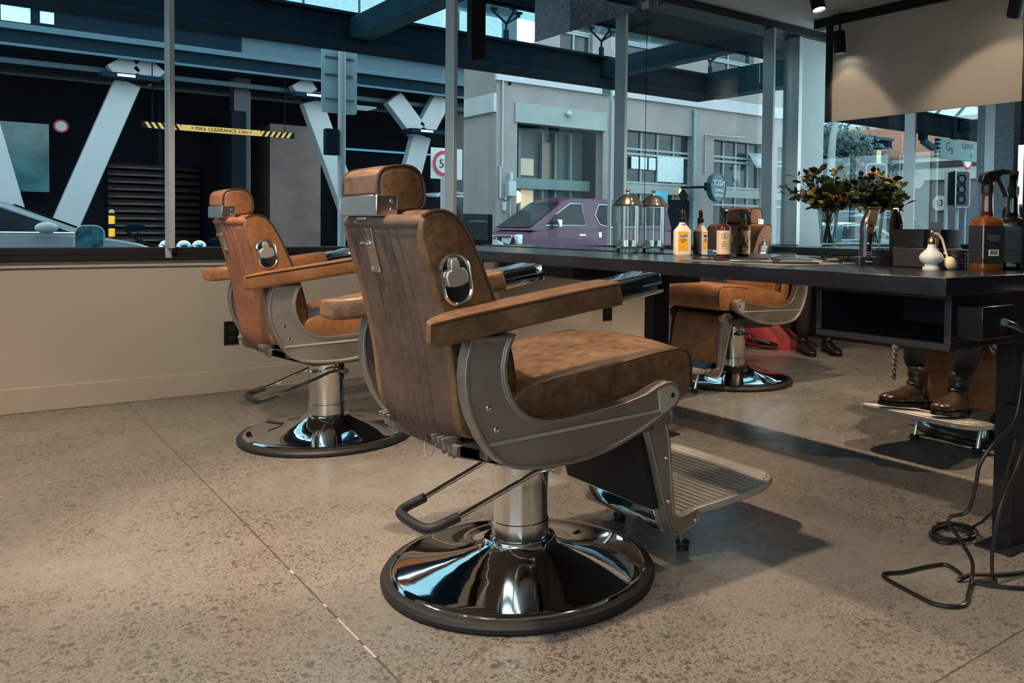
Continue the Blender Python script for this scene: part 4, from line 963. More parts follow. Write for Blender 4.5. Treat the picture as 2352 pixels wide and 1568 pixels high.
# canopy
t = thing('glass_canopy', 'dark teal steel canopy with glass roof over the footpath outside the windows', 'canopy', (3, 7, 2.8))
def rel(m, name, mat, parent, base, **k):
    m.v = [(x - base[0], y - base[1], z - base[2]) for x, y, z in m.v]; return m.build(name, mat, parent, **k)
B = (3, 7, 2.8)
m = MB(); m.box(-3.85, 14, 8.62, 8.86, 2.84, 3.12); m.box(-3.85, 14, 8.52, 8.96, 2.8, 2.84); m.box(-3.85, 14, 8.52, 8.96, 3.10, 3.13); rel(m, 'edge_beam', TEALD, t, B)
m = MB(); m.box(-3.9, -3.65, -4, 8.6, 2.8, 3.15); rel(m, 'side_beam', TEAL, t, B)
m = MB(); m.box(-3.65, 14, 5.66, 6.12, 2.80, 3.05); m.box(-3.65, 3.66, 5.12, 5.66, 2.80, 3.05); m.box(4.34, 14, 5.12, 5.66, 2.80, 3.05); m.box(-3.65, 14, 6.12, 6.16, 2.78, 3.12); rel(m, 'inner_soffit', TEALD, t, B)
for x in (-1.85, 3.40, 8.6): rel(MB().box(x - .10, x + .10, 6.16, 8.6, 2.86, 3.08), 'cross_beam', TEAL, t, B, bevel=.01)
rel(MB().box(-3.9, 14, 5.12, 9.0, 3.52, 3.535), 'glass_roof', glassy('canopy_glass', (.62, .80, .84), .6), t, B)
for x in (5.27, 2.6, -1.85, -3.85, .3):
    m = MB(); m.cyl((x, 8.72, 3.12), (x, 8.72, 3.28), .035, 12)
    m.cyl((x, 8.72, 3.28), (x, 8.72, 3.38), .014, 8)
    for a, b in ((-.17, .0), (.17, .0), (0, -.17)): m.cyl((x, 8.72, 3.36), (x + a, 8.72 + b, 3.47), .014, 8); m.cyl((x + a, 8.72 + b, 3.46), (x + a, 8.72 + b, 3.50), .022, 10); m.cyl((x + a, 8.72 + b, 3.50), (x + a, 8.72 + b, 3.52), .05, 12)
    rel(m, 'spider_bracket', TEAL, t, B)

# granite clad pier
GRAN = None
def granite():
    m, nt, b, o = _new('granite'); v = _coord(nt); f = _noise(nt, v, 90, 5, .8)
    nt.links.new(_ramp(nt, f, [(.35, (.06, .08, .12)), (.5, (.30, .34, .44)), (.66, (.7, .75, .85))]), b.inputs['Base Color']); b.inputs['Roughness'].default_value = .35; MATS['granite'] = m; return m
t = thing('granite_pier', 'speckled grey granite pier rising outside above the mirror top', 'pillar', (4.0, 5.4, -.12))
m = MB(); m.box(-.33, -.003, -.24, .24, 0, 2.9); m.box(.003, .33, -.24, .24, 0, 2.9); m.build('cladding', granite(), t, smooth=False)

# ------------------------------------------------------------------ car park building with white braces
t = thing('car_park_building', 'dark car park building across the street with white slanted braces and teal floor edges', 'building', (6, 22, G)); B = (6, 22, G)
m = MB(); m.box(-3.5, 22, 22.5, 23, G, 4.1); m.box(-3.5, -3.3, 19, 23, G, 9); m.box(4.9, 5.2, 19.6, 22.5, G, 3.4); rel(m, 'rear_wall', NAVY, t, B)
rel(MB().box(-3.5, 22, 18.9, 23, 4.16, 4.42), 'floor_slab', TEALD, t, B)
m = MB(); m.box(-3.5, 22, 18.80, 18.9, 4.42, 4.53); m.box(-3.5, 22, 18.84, 18.9, 4.12, 4.17); rel(m, 'slab_edge', TEALM, t, B)
m = MB(); m.box(-3.5, 5.0, 19.2, 19.3, 4.53, 9); rel(m, 'upper_facade', TEALD, t, B)
m = MB(); m.box(-3.5, 22, 19.1, 19.2, 4.94, 5.0); m.box(-3.5, 22, 19.5, 19.6, 3.90, 4.0); rel(m, 'ledge', TEALM, t, B)
for i, (x0, x1, z0, z1) in enumerate(((-.9, .0, 4.66, 4.92), (.80, 1.25, 4.62, 4.90), (1.4, 1.62, 4.66, 4.88))): rel(MB().box(x0, x1, 19.16, 19.2, z0, z1), 'reflecting_window', emit('window_reflection_glow', (.40, .58, .56), .5), t, B)  # weak glow on these panes paints their pale reflection
for x0, x1 in ((5.05, 6.3), (6.36, 7.6), (7.66, 8.9), (8.96, 10.2), (10.26, 11.5)): rel(MB().box(x0, x1, 19.25, 19.3, 5.0, 6.4), 'glazing', plain('pale_glazing', (.22, .40, .44), .1, spec=.8), t, B)
m = MB(); m.box(5.0, 12, 19.3, 19.4, 4.53, 7.0); rel(m, 'upper_facade', TEALM, t, B)
def brace(a, b, w=.46): return MB().bar(a, b, w, .30, up=(0, 1, 0))
for a, b in (((2.85, 19.0, 3.72), (1.35, 19.0, G)), ((2.66, 19.0, 4.14), (2.90, 19.0, 3.82)), ((3.34, 19.0, 4.14), (3.08, 19.0, 3.84)), ((.30, 19.0, 3.72), (1.25, 19.0, G)), ((6.50, 19.0, 3.72), (8.0, 19.0, G)), ((6.22, 19.0, 4.14), (6.42, 19.0, 3.85)), ((9.2, 19.0, 3.15), (8.25, 19.0, G)), ((9.75, 19.0, 4.14), (9.3, 19.0, 3.3)), ((8.45, 19.0, 4.0), (9.1, 19.0, 3.25))):
    a = (a[0], 19.25, a[2]); b = (b[0], 19.25, b[2]); rel(brace(a, b), 'white_brace', WHTB, t, B, bevel=.02)
for x, z in ((2.85, 3.76), (6.48, 3.77), (9.2, 3.2)):
    rel(MB().box(x - .5, x + .5, 18.7, 19.3, z - .04, z + .06), 'node_plate', TEALD, t, B); rel(MB().box(x - .25, x + .05, 18.66, 18.7, z - .01, z + .03), 'strip_light', emit('strip_light', (.75, .95, 1.0), 1.6), t, B)
for x0, x1 in ((2.9, 4.85), (5.3, 6.6)):
    m = MB()
    for k in range(15): z = G + .1 + k * .17; m.add([(x0, 22.3, z), (x1, 22.3, z), (x1, 22.42, z + .13), (x0, 22.42, z + .13)], [(0, 1, 2, 3)])
    rel(m, 'louvre_shutter', OM('louvre_bronze', (.05, .04, .035), .35), t, B, solid=.01)
rel(MB().box(-3.2, 1.72, 21.6, 21.7, 1.55, 3.0), 'office_window', plain('office_glass', (.05, .15, .17), .15, nscale=2, noise_amt=.4), t, B)
rel(MB().box(6.0, 7.2, 20.6, 22.4, G, 3.3), 'brown_reflection_panel', OM('reflection_brown', (.16, .115, .10), .5, nscale=2, noise_amt=.2), t, B)  # solid brown panel standing in for a reflection
m = MB(); m.box(7.8, 12, 22.2, 22.3, 2.95, 3.0); rel(m, 'blue_light_line', emit('blue_line', (.10, .35, .55), .6), t, B)
rel(MB().box(7.6, 8.5, 20.3, 20.9, 3.86, 3.90), 'ceiling_panel', emit('ceiling_panel_light', (.32, .48, .52), .5), t, B)
for x0 in (5.0, 10.5): rel(MB().box(x0, x0 + .35, 19.8, 20.15, G, 4.2), 'column', OM('column_dark', (.03, .032, .042), .5), t, B)
# clearance bar with hazard stripes
t = thing('clearance_bar', 'yellow and black striped height clearance bar hanging at the car park entrance', 'sign', (4.55, 19, 2.84))
YE = OM('hazard_yellow', (.55, .30, .06), .5); MB().box(-.78, .78, -.03, .03, -.02, .10).build('bar', YE, t)
m = MB(); s = MB(); m.box(-1.5, -.78, -.028, .028, -.02, .10); m.box(.78, 1.5, -.028, .028, -.02, .10); m.build('dark_bar', NAVY, t)
for sg in (-1, 1):
    for k in range(6): x = sg * (.82 + k * .115); s.add([(x - .03 + .05 * sg * -1, -.031, -.02), (x + .03 + .05 * sg * -1, -.031, -.02), (x + .03 + .02 * sg, -.031, .10), (x - .03 + .02 * sg, -.031, .10)], [(0, 1, 2, 3)])
s.build('stripe', YE, t, smooth=False); text('+ MAX CLEARANCE 2.0m +', .10, NAVY, t, (0, -.033, .04), (R(90), 0, 0), ext=.001)
m = MB(); m.cyl((-1.3, 0, .1), (-1.3, 0, 1.3), .01, 6); m.cyl((1.3, 0, .1), (1.3, 0, 1.3), .01, 6); m.build('hanger_rod', NAVY, t)
def round_sign(name, lab, x, y, z, r, txt=None, cat='sign', rot=0, pole=None, plate=None):
    t = thing(name, lab, cat, (x, y, z), R(rot)); RX = Matrix.Rotation(pi / 2, 4, 'X')
    MB().lathe([(.0001, -.01), (r, -.01), (r, .0), (.0001, .0)], 40, M=RX).build('disc', OM('sign_white', (.62, .66, .68), .5, noise_amt=.02), t)
    MB().lathe([(r * .74, .001), (r, .001), (r, .006), (r * .74, .006)], 40, M=RX, cap=False).build('red_ring', OM('sign_red', (.50, .03, .06), .5, noise_amt=.03), t)
    if txt: text(txt, r * .95, OM('sign_black', (.03, .035, .05), .6, noise_amt=0), t, (0, -.008, -.01), (R(90), 0, 0), ext=.001)
    if plate: MB().box(-r * 1.1, r * 1.6, .012, .02, -r * 1.2, r * 1.2).build('backing_plate', OM('sign_white', (.6, .6, .6)), t)
    if pole: MB().cyl((pole[0], .04, pole[1]), (pole[0], .04, pole[2]), .035, 12).build('pole', WHTB, t)
    return t
round_sign('no_entry_sign', 'small round red-rimmed sign on the dark car park wall', 1.93, 21.5, 2.97, .14)
text('', .1, NAVY, ALLOBJ()[-1], (0, 0, 0), (0, 0, 0)) if False else None
round_sign('speed_limit_sign', 'round white 50 sign with red ring by the window mullion', 5.63, 11, 1.83, .185, '50', plate=True, pole=(0, -2.1, -.2))
t = thing('street_sign_pole', 'pale street pole carrying a grey sign panel seen from its back', 'sign', (3.6, 9.6, -.12))
MB().cyl((0, 0, 0), (0, 0, 3.3), .045, 16).build('pole', WHTB, t)
sp = MB().loft([[(x - .01, y, z + 2.83) for x, z in rrect(.42, .98, .04, 3)] for y in (.05, .06)]).build('sign_panel', OM('sign_back_grey', (.22, .33, .37), .5, noise_amt=.04), t)
m = MB()
for z in (2.5, 2.78, 2.98): m.box(-.18, .16, .035, .05, z - .008, z + .008)
m.build('clamp_bar', TEALM, sp)
MB().box(-.20, -.05, -.05, .05, 1.85, 2.15).build('signal_box', TEALD, t, bevel=.01)
t = thing('safety_bollard', 'yellow and white banded bollard in front of the louvre shutters', 'bollard', (2.53, 19, -.16))
m = MB(); m.cyl((0, 0, 0), (0, 0, 1.26), .055, 14); m.build('post', NAVY, t)
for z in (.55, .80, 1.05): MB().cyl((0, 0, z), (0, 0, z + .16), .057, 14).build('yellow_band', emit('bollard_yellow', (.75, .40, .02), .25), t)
MB().sphere((0, 0, 1.28), .055, 8).build('cap', FRMW, t)
# ------------------------------------------------------------------ vehicles
TYR = OM('tyre', (.015, .016, .018), .8)
def car(name, label, x, y, L, W_, low, cabin, zbelt, paint, front=1, glass=None, wheels=(), wr=.32, cat='car', inset=.16, extra=None):
    """low: side silhouette of the body (u,z); cabin: side silhouette above belt; front=+1 faces +X"""
    t = thing(name, label, cat, (x, y, G)); S = front
    vs = (-W_ / 2, -W_ / 2 + .05, -W_ / 2 + .16, 0, W_ / 2 - .16, W_ / 2 - .05, W_ / 2); rings = []
    cu = sum(p[0] for p in low) / len(low); cz = sum(p[1] for p in low) / len(low)
    for v in vs:
        k = {0: .955, 1: .985, 2: 1.0, 3: 1.012}[min(vs.index(v), 6 - vs.index(v))]
        rings.append([(S * (cu + (u - cu) * k), v, (cz + (z - cz) * (k if z > cz else 1))) for u, z in smoothpoly(low, 2)])
    MB().loft(rings).build('body', paint, t, ang=50)
    rings = []; zt = max(z for u, z in cabin)
    for v in (-1, -.9, 0, .9, 1):
        ring = []
        for u, z in cabin:
            f = (z - zbelt) / (zt - zbelt); hw = W_ / 2 - .03 - inset * f
            kk = 1 if abs(v) < .95 else .0
            ring.append((S * u, v * hw, z + (.02 if abs(v) < .5 and f > .9 else 0) - (.03 * f if abs(v) > .95 else 0)))
        rings.append(ring)
    cb = MB().loft(rings).build('cabin', paint, t, ang=40)
    gl = plain('car_glass', (.008, .014, .017), .2, spec=.25, nscale=2, noise_amt=.6)
    for sg in (-1, 1):
        for q in glass:
            vs2 = []
            for u, z in q:
                f = (z - zbelt) / (zt - zbelt); vs2.append((S * u, sg * (W_ / 2 - .03 - inset * f + .006), z))
            k = len(q); g = MB(); g.add(vs2 + [(a, b - sg * .02, c) for a, b, c in vs2], [tuple(range(k)), tuple(range(k, 2 * k))[::-1]] + [(i, i + k, (i + 1) % k + k, (i + 1) % k) for i in range(k)])
            o = g.build('side_window', gl, cb); MB().tube(vs2, .012, 6, closed=True).build('chrome_trim', metal('car_chrome', (.6, .68, .72), .2) if 'car_chrome' not in MATS else MATS['car_chrome'], o)
    # windscreen and rear screen following the cabin outline
    a = cabin[0]; bb_ = cabin[1]; c_ = cabin[-1]; d_ = cabin[-2]
    for (p, q), nm in (((c_, d_), 'windscreen'), ((a, bb_), 'rear_window')):
        f0 = .08; f1 = .92; P = [(p[0] + (q[0] - p[0]) * f, p[1] + (q[1] - p[1]) * f) for f in (f0, f1)]
        off = .012 * (1 if p[0] > q[0] else -1)
        hw = [W_ / 2 - .10 - inset * (z - zbelt) / (zt - zbelt) for u, z in P]
        MB().add([(S * (P[0][0] + off), -hw[0], P[0][1] + .01), (S * (P[0][0] + off), hw[0], P[0][1] + .01), (S * (P[1][0] + off), hw[1], P[1][1] + .01), (S * (P[1][0] + off), -hw[1], P[1][1] + .01)], [(0, 1, 2, 3)]).build(nm, gl, cb, smooth=False, solid=.01)
    for u in wheels:
        for sg in (-1, 1):
            RX = Matrix.Translation((S * u, sg * (W_ / 2 - .10), wr)) @ Matrix.Rotation(pi / 2, 4, 'X')
            w_ = MB().lathe([(wr * .6, -.1), (wr * .96, -.1), (wr, -.07), (wr, .07), (wr * .96, .1), (wr * .6, .1)], 28, M=RX, cap=False).build('wheel', TYR, t)
            MB().lathe([(.0001, -.085), (wr * .62, -.08), (wr * .62, .08), (.0001, .085)], 20, M=RX).build('rim', SLV, w_)
    if extra: extra(t, S, W_)
    return t
SILV = plain('silver_paint', (.22, .26, .28), .3, coat=1, noise_amt=.03); PURP = plain('purple_paint', (.055, .006, .038), .35, metal=.1, coat=.25, noise_amt=.12, nscale=1.5); BLUP = plain('dark_blue_paint', (.015, .05, .075), .2, coat=1, noise_amt=.1)
HL = plain('headlamp', (.55, .66, .68), .1, coat=1, noise_amt=.3, nscale=12)
def sedan_x(t, S, W_):
    for sg in (-1, 1):
        MB().sphere((S * 1.38 - .55, sg * (W_ / 2 + .07), 1.155), .085, 8, 1.3, .6, .75).build('wing_mirror', WHTB, t); MB().box(S * 2.08, S * 2.24, sg * .55 - .15, sg * .55 + .15, .62, .74).build('headlamp', HL, t, bevel=.03)
        m = MB(); m.box(S * -.35, S * -.15, sg * (W_ / 2) - .012, sg * (W_ / 2) + .012, .97, .99); m.build('door_handle', NAVY, t)
low = [(-2.0, .35), (-2.02, .75), (-1.95, 1.0), (-1.6, 1.08), (.8, 1.10), (1.35, 1.06), (1.95, .95), (2.16, .80), (2.20, .4), (2.1, .22), (-1.9, .22)]
cab = [(-1.75, 1.06), (-1.15, 1.42), (-.75, 1.475), (.15, 1.475), (.48, 1.43), (1.38, 1.05)]
car('silver_sedan', 'silver sedan passing close outside the left window with a driver inside', .02, 12.0, 4.6, 1.76, low, cab, 1.06, SILV, 1, [[(-1.05, 1.10), (-.85, 1.37), (-.15, 1.42), (-.08, 1.10)], [(0, 1.10), (-.07, 1.42), (.40, 1.385), (1.10, 1.10)]], (-1.4, 1.42), extra=sedan_x)
# driver
dv = thing('person', 'driver seen in profile through the side window of the silver car', 'person', (.62, 11.75, G))
body('clothed_body', [((-.25, 0, .55), (.16, .12)), ((-.28, 0, .8), (.16, .11)), ((-.30, 0, 1.02), (.12, .09)), ((-.28, 0, 1.12), .05), ((-.1, .2, .95), .04), ((.15, .15, .92), .03), ((-.1, -.2, .95), .04), ((.15, -.15, .92), .03)], [(0, 1), (1, 2), (2, 3), (2, 4), (4, 5), (2, 6), (6, 7)], NAVY, dv, 1)
head(dv, (-.26, 0, 1.25), 0, HAIR)
# purple van parked on the far side, facing right
def van_x(t, S, W_):
    MB().box(2.42, 2.50, -.62, -.22, .80, 1.02).build('headlamp', HL, t, bevel=.03); MB().box(2.42, 2.50, .22, .62, .80, 1.02).build('headlamp', HL, t, bevel=.03)
    MB().box(2.30, 2.44, -.88, -.70, .82, 1.05).build('headlamp', HL, t, bevel=.03)
    m = MB(); m.box(2.47, 2.52, -.7, .7, .97, 1.02); m.box(2.47, 2.52, -.7, .7, .72, .76); m.box(2.47, 2.52, -.03, .03, .72, 1.0); m.build('chrome_grille', MATS['car_chrome'], t, bevel=.01)
    MB().box(2.1, 2.54, -.8, .8, .30, .55).build('bumper', PURP, t, bevel=.06)
    for sg in (-1, 1):
        MB().box(1.30, 1.42, sg * .98 - .10, sg * .98 + .10, 1.22, 1.42).build('wing_mirror', MATS['car_chrome'], t, bevel=.03)
        m = MB(); m.box(.45, .65, sg * .855 - .02, sg * .855 + .02, 1.02, 1.07); m.box(-.05, .05, sg * .855 - .02, sg * .855 + .02, .98, 1.12); m.build('door_handle', MATS['car_chrome'], t, bevel=.01)
low = [(-2.5, .32), (-2.52, 1.10), (-2.45, 1.22), (1.5, 1.22), (2.25, 1.10), (2.48, .98), (2.52, .5), (2.45, .25), (-2.45, .25)]
cab = [(-2.47, 1.18), (-2.36, 1.90), (-2.2, 1.96), (.75, 1.97), (1.02, 1.90), (2.12, 1.15)]
car('purple_van', 'purple minivan parked in front of the stone building, mirrored beside the counter jar', -8.05, 17.6, 5, 1.72, low, cab, 1.18, PURP, 1, [[(-2.2, 1.28), (-2.15, 1.80), (-.05, 1.82), (.10, 1.55), (-.02, 1.32), (-.3, 1.25)], [(.42, 1.28), (.48, 1.82), (.85, 1.82), (1.30, 1.55), (1.62, 1.28)]], (-1.6, 1.55), .34, 'van', .14, van_x)
# dark wagon with roof rack, right of the speed sign; and one seen twice reflected
def wagon_x(t, S, W_):
    m = MB()
    for sg in (-1, 1): m.tube([(-1.6, sg * .62, 1.74), (-1.5, sg * .62, 1.80), (.3, sg * .62, 1.80), (.4, sg * .62, 1.74)], .025, 8)
    for u in (-1.2, 0): m.box(u - .04, u + .04, -.68, .68, 1.80, 1.84)
    m.build('roof_rack', FRMW, t)
low = [(-2.3, .35), (-2.35, 1.0), (-2.25, 1.12), (1.0, 1.14), (1.9, 1.05), (2.25, .9), (2.3, .4), (2.2, .25), (-2.2, .25)]
cab = [(-2.25, 1.10), (-1.95, 1.66), (-1.7, 1.74), (.1, 1.74), (.4, 1.68), (1.15, 1.10)]
wg = [[(-1.95, 1.18), (-1.75, 1.60), (-.9, 1.64), (-.85, 1.18)], [(-.78, 1.18), (-.82, 1.64), (.25, 1.62), (.85, 1.18)]]
car('station_wagon', 'dark blue station wagon with roof rack behind the speed limit sign', 8.3, 14.0, 4.6, 1.8, low, cab, 1.10, BLUP, -1, wg, (-1.4, 1.4), .34, 'car', .15, wagon_x)
car('station_wagon', 'dark teal car with pale roof rails seen small in the far right mirror', 15.3, 14.6, 4.6, 1.8, low, cab, 1.10, BLUP, 1, wg, (-1.4, 1.4), .34, 'car', .15, wagon_x)
low2 = [(-2.1, .35), (-2.1, .85), (-1.9, 1.0), (1.6, .98), (2.0, .8), (2.1, .4), (2.0, .22), (-2.0, .22)]; cab2 = [(-1.6, .98), (-1.1, 1.36), (-.7, 1.42), (.2, 1.42), (.5, 1.36), (1.25, .97)]
car('small_blue_car', 'teal blue hatchback seen small behind the reflected flower vase', 9.5, 12.0, 4.2, 1.7, low2, cab2, .98, plain('teal_paint', (.03, .12, .15), .2, coat=1), 1, [[(-1.1, 1.03), (-.9, 1.33), (-.2, 1.36), (-.15, 1.03)], [(-.08, 1.03), (-.12, 1.36), (.35, 1.32), (.85, 1.03)]], (-1.3, 1.3), .30)
# parked scooters outside the left window
t = thing('motor_scooter', 'parked scooter whose teal windshield rises above the sill, in front of the silver car', 'scooter', (1.06, 9.35, -.12))
MB().loft([[(x * k, y0 + z * -.10, z + .70) for x, z in rrect(.24, .62, .08, 4)] for y0, k in ((0, 1), (.006, 1))]).build('windshield', plain('scooter_screen', (.03, .12, .16), .1, spec=1, nscale=18, noise_amt=.9), t)
MB().tube([(x * .5, -.10 * (z), z + .70) for x, z in [(a * 2, b) for a, b in rrect(.24, .62, .08, 4)]], .008, 6, closed=True).build('screen_trim', WHTB, t)
m = MB(); m.loft([[(.25 * w * cos(a * pi / 8), y, .45 + .20 * w * sin(a * pi / 8)) for a in range(16)] for y, w in ((.0, .6), (.15, .9), (.5, .8), (.9, 1), (1.3, .6))]); m.build('body_shell', TEALM, t)
for y in (.0, 1.2):
    M = Matrix.Translation((0, y, .24)) @ Matrix.Rotation(pi / 2, 4, 'Y'); MB().lathe([(.12, -.05), (.22, -.05), (.24, 0), (.22, .05), (.12, .05)], 24, M=M, cap=False).build('wheel', TYR, t)
t = thing('motorcycle', 'parked motorcycle with round stalk mirror and chrome headlamps beside the mullion', 'motorcycle', (1.72, 9.4, -.12))
m = MB(); m.tube(catmull([(-.36, 0, .98), (-.2, -.05, .84), (0, -.05, .80), (.2, -.05, .84), (.36, 0, .82)], 5), .014, 8); m.build('handlebar', NAVY, t)
for x, z in ((-.25, 1.0), (.52, .86)):
    k = MB(); k.tube([(x * .75, -.03, .82), (x, 0, z - .05)], .006, 6); k.sphere((x - .02, 0, z), .075, 10, 1.3, .35, .55); k.build('stalk_mirror', TEALD, t)
for x in (-.02, .14, .28): MB().sphere((x, -.14, .80), .075, 10, 1, .8, 1).build('headlamp', MATS['car_chrome'], t)
m = MB(); m.loft([[(.13 * w * cos(a * pi / 8), y, .62 + .15 * w * sin(a * pi / 8)) for a in range(16)] for y, w in ((.0, .7), (.3, 1.1), (.6, .9), (.9, .7), (1.25, .3))]); m.build('tank_and_seat', TEALD, t)
for y in (-.2, 1.1):
    M = Matrix.Translation((0, y, .30)) @ Matrix.Rotation(pi / 2, 4, 'Y'); MB().lathe([(.20, -.06), (.28, -.06), (.31, 0), (.28, .06), (.20, .06)], 28, M=M, cap=False).build('wheel', TYR, t)
m = MB(); m.bar((0, -.2, .3), (0, .0, .8), .05, .05); m.bar((0, 1.1, .3), (0, .5, .5), .05, .08); m.build('frame', NAVY, t)
# ------------------------------------------------------------------ stone building opposite (seen in the counter mirror)
t = thing('stone_building', 'grey rendered stone building with pale band and steel windows, reflected in the counter mirror', 'building', (-13, 19.6, G)); B = (-13, 19.6, G); F = 19.6
openings = [(-10.33, -7.36, G, 3.78), (-13.96, -11.25, G, 3.90), (-17.33, -14.95, G, 3.88), (-20.6, -18.1, G, 3.85), (-9.9, -8.75, 5.85, 7.4), (-13.2, -11.2, 5.85, 7.4), (-16.8, -14.6, 5.85, 7.4), (-20.4, -18.0, 5.85, 7.4)]
xs_ = sorted({-6.70, -24.0} | {o[0] for o in openings} | {o[1] for o in openings}); zs_ = sorted({G, 10.0} | {o[2] for o in openings} | {o[3] for o in openings}); m = MB()
for a, b in zip(xs_, xs_[1:]):
    for c_, d_ in zip(zs_, zs_[1:]):
        if not any(o[0] <= a and b <= o[1] and o[2] <= c_ and d_ <= o[3] for o in openings): m.box(a, b, F, F + .35, c_, d_)
m.box(-7.05, -6.70, F + .35, 30, G, 10); rel(m, 'facade', STONE, t, B, smooth=False)
m = MB(); m.box(-24, -6.64, F - .10, F, 4.84, 5.22); m.box(-6.70, -6.62, F, 30, 4.0, 4.5); rel(m, 'pale_band', STOL, t, B)
m = MB(); m.box(-10.42, -7.27, F - .05, F, 3.78, 4.32); rel(m, 'entrance_lintel', STOG, t, B)
m = MB(); m.box(-24, -6.7, F + 3.2, F + 3.4, G, 10); rel(m, 'inner_wall', NAVY, t, B)
m = MB(); m.box(-10.3, -7.4, F + 1.0, F + 1.1, G, 3.78); rel(m, 'recess_wall', OM('recess_grey', (.055, .075, .085), .5), t, B)
m = MB(); m.box(-10.3, -7.4, F + .6, F + .9, 2.02, 2.32)
for x in (-7.95, -8.75, -9.2, -9.75): m.box(x - .04, x + .04, F + .8, F + .9, G, 3.7)
rel(m, 'entrance_frame', OM('frame_grey_green', (.10, .16, .17), .5), t, B)
rel(MB().box(-8.5, -7.98, F + .92, F + .96, 1.0, 2.0), 'lit_doorway', emit('lobby_light', (.70, .52, .30), .45), t, B)
rel(MB().sphere((-7.93, F + .85, 1.78), .12, 10, .8, .8, 1.6), 'wall_lamp', emit('lamp_glow', (1.0, .68, .30), 2.5), t, B)
rel(MB().box(-8.5, -7.95, F + .92, F + .95, 2.42, 2.9), 'transom_light', emit('transom', (.40, .36, .26), .35), t, B)
rel(MB().box(-9.3, -8.75, F + .94, F + .98, 2.35, 3.4), 'bronze_pane', OM('bronze_pane', (.16, .12, .09), .3), t, B)
def win(x0, x1, z0, z1, nx, zb, depth=.2):
    p = rel(MB().box(x0, x1, F + depth, F + depth + .03, z0, z1), 'window', PANE, t, B); m = MB()
    for k in range(nx + 1): x = x0 + (x1 - x0) * k / nx; m.box(x - .025, x + .025, F + depth - .06, F + depth, z0, z1)
    for z in zb: m.box(x0, x1, F + depth - .07, F + depth, z - .035, z + .035)
    m.v = [(x - B[0], y - B[1], z - B[2]) for x, y, z in m.v]; m.build('glazing_bar', FRMW, p)
for a, b in ((-13.96, -11.25), (-17.33, -14.95), (-20.6, -18.1)):
    win(a, b, 2.30, 3.88, 4, (2.33, 3.2, 3.35)); win(a, b, G, 2.0, 4, (1.75,))
    rel(MB().box(a, b, F + .1, F + .3, 2.0, 2.28), 'spandrel', STOG, t, B)
for a, b in ((-9.9, -8.75), (-13.2, -11.2), (-16.8, -14.6), (-20.4, -18.0)): win(a, b, 5.85, 7.4, 2, (6.5, 6.56))
m = MB(); m.box(-13.7, -12.6, F + .12, F + .17, 2.4, 3.2); rel(m, 'curtain', OM('curtain_pale', (.50, .60, .63), .8), t, B)
for x in (-11.65, -12.0, -12.35): rel(MB().box(x - .14, x + .14, F + .10, F + .12, 2.75, 3.12), 'notice_sheet', OM('curtain_pale', (.5, .6, .6)), t, B)
m = MB(); m.add([(-16.55, F - .02, 3.55), (-17.25, F - .02, 3.55), (-17.25, F - .42, 3.02), (-16.55, F - .42, 3.02)], [(0, 1, 2, 3)]); rel(m, 'open_vent_window', FRMW, t, B, solid=.03)
rel(MB().box(-13.0, -12.45, F + .08, F + .12, 1.0, 2.1), 'blue_poster', emit('poster_blue', (.05, .30, .42), .5), t, B)
rel(MB().box(-13.9, -13.0, F + .05, F + .15, G, 1.85), 'dark_door', NAVY, t, B); rel(MB().sphere((-13.45, F - .0, 2.1), .06, 8, .7, .7, 2), 'amber_lamp', emit('amber_lamp', (1, .55, .15), 3), t, B)
m = MB(); m.cyl((-13.98, F - .08, G), (-13.98, F - .08, 4.75), .055, 12)
for z in (.8, 2.9, 4.6): m.cyl((-13.98, F - .08, z), (-13.98, F - .08, z + .06), .075, 12)
rel(m, 'downpipe', OM('pipe_teal', (.13, .26, .29), .4), t, B)
rel(MB().tube([(-14.5, F - .05, 2.75), (-14.5, F - .05, 4.0), (-16.1, F - .30, 4.0)], .03, 8), 'wall_conduit', WHTB, t, B)
m = MB(); m.tube([(-6.86, F - .06, 5.3), (-6.86, F - .06, 2.6), (-6.86, F - .06, 2.5)], .03, 8); m.tube([(-6.80, F - .06, 2.55), (-6.80, F - .06, 1.7), (-6.95, F - .06, 1.65), (-7.1, F - .06, 1.9)], .035, 8); m.tube([(-7.12, F - .06, 1.7), (-7.12, F - .06, .6)], .022, 8)
rel(m, 'gas_pipe', WHTB, t, B); m = MB(); m.box(-7.22, -6.98, F - .22, F, 1.75, 2.15); m.cyl((-7.1, F - .12, 2.15), (-7.1, F - .12, 2.4), .06, 12); m.box(-7.0, -6.88, F - .08, F, 1.35, 1.6); rel(m, 'gas_meter', OM('meter_grey', (.30, .40, .42), .5), t, B, bevel=.02)
rel(MB().cyl((-7.1, F - .02, 4.8), (-7.1, F, 4.8), .05, 12), 'vent_hole', NAVY, t, B)
rel(MB().sphere((-9.0, F - .12, 4.15), .09, 8), 'camera_dome', STOL, t, B)
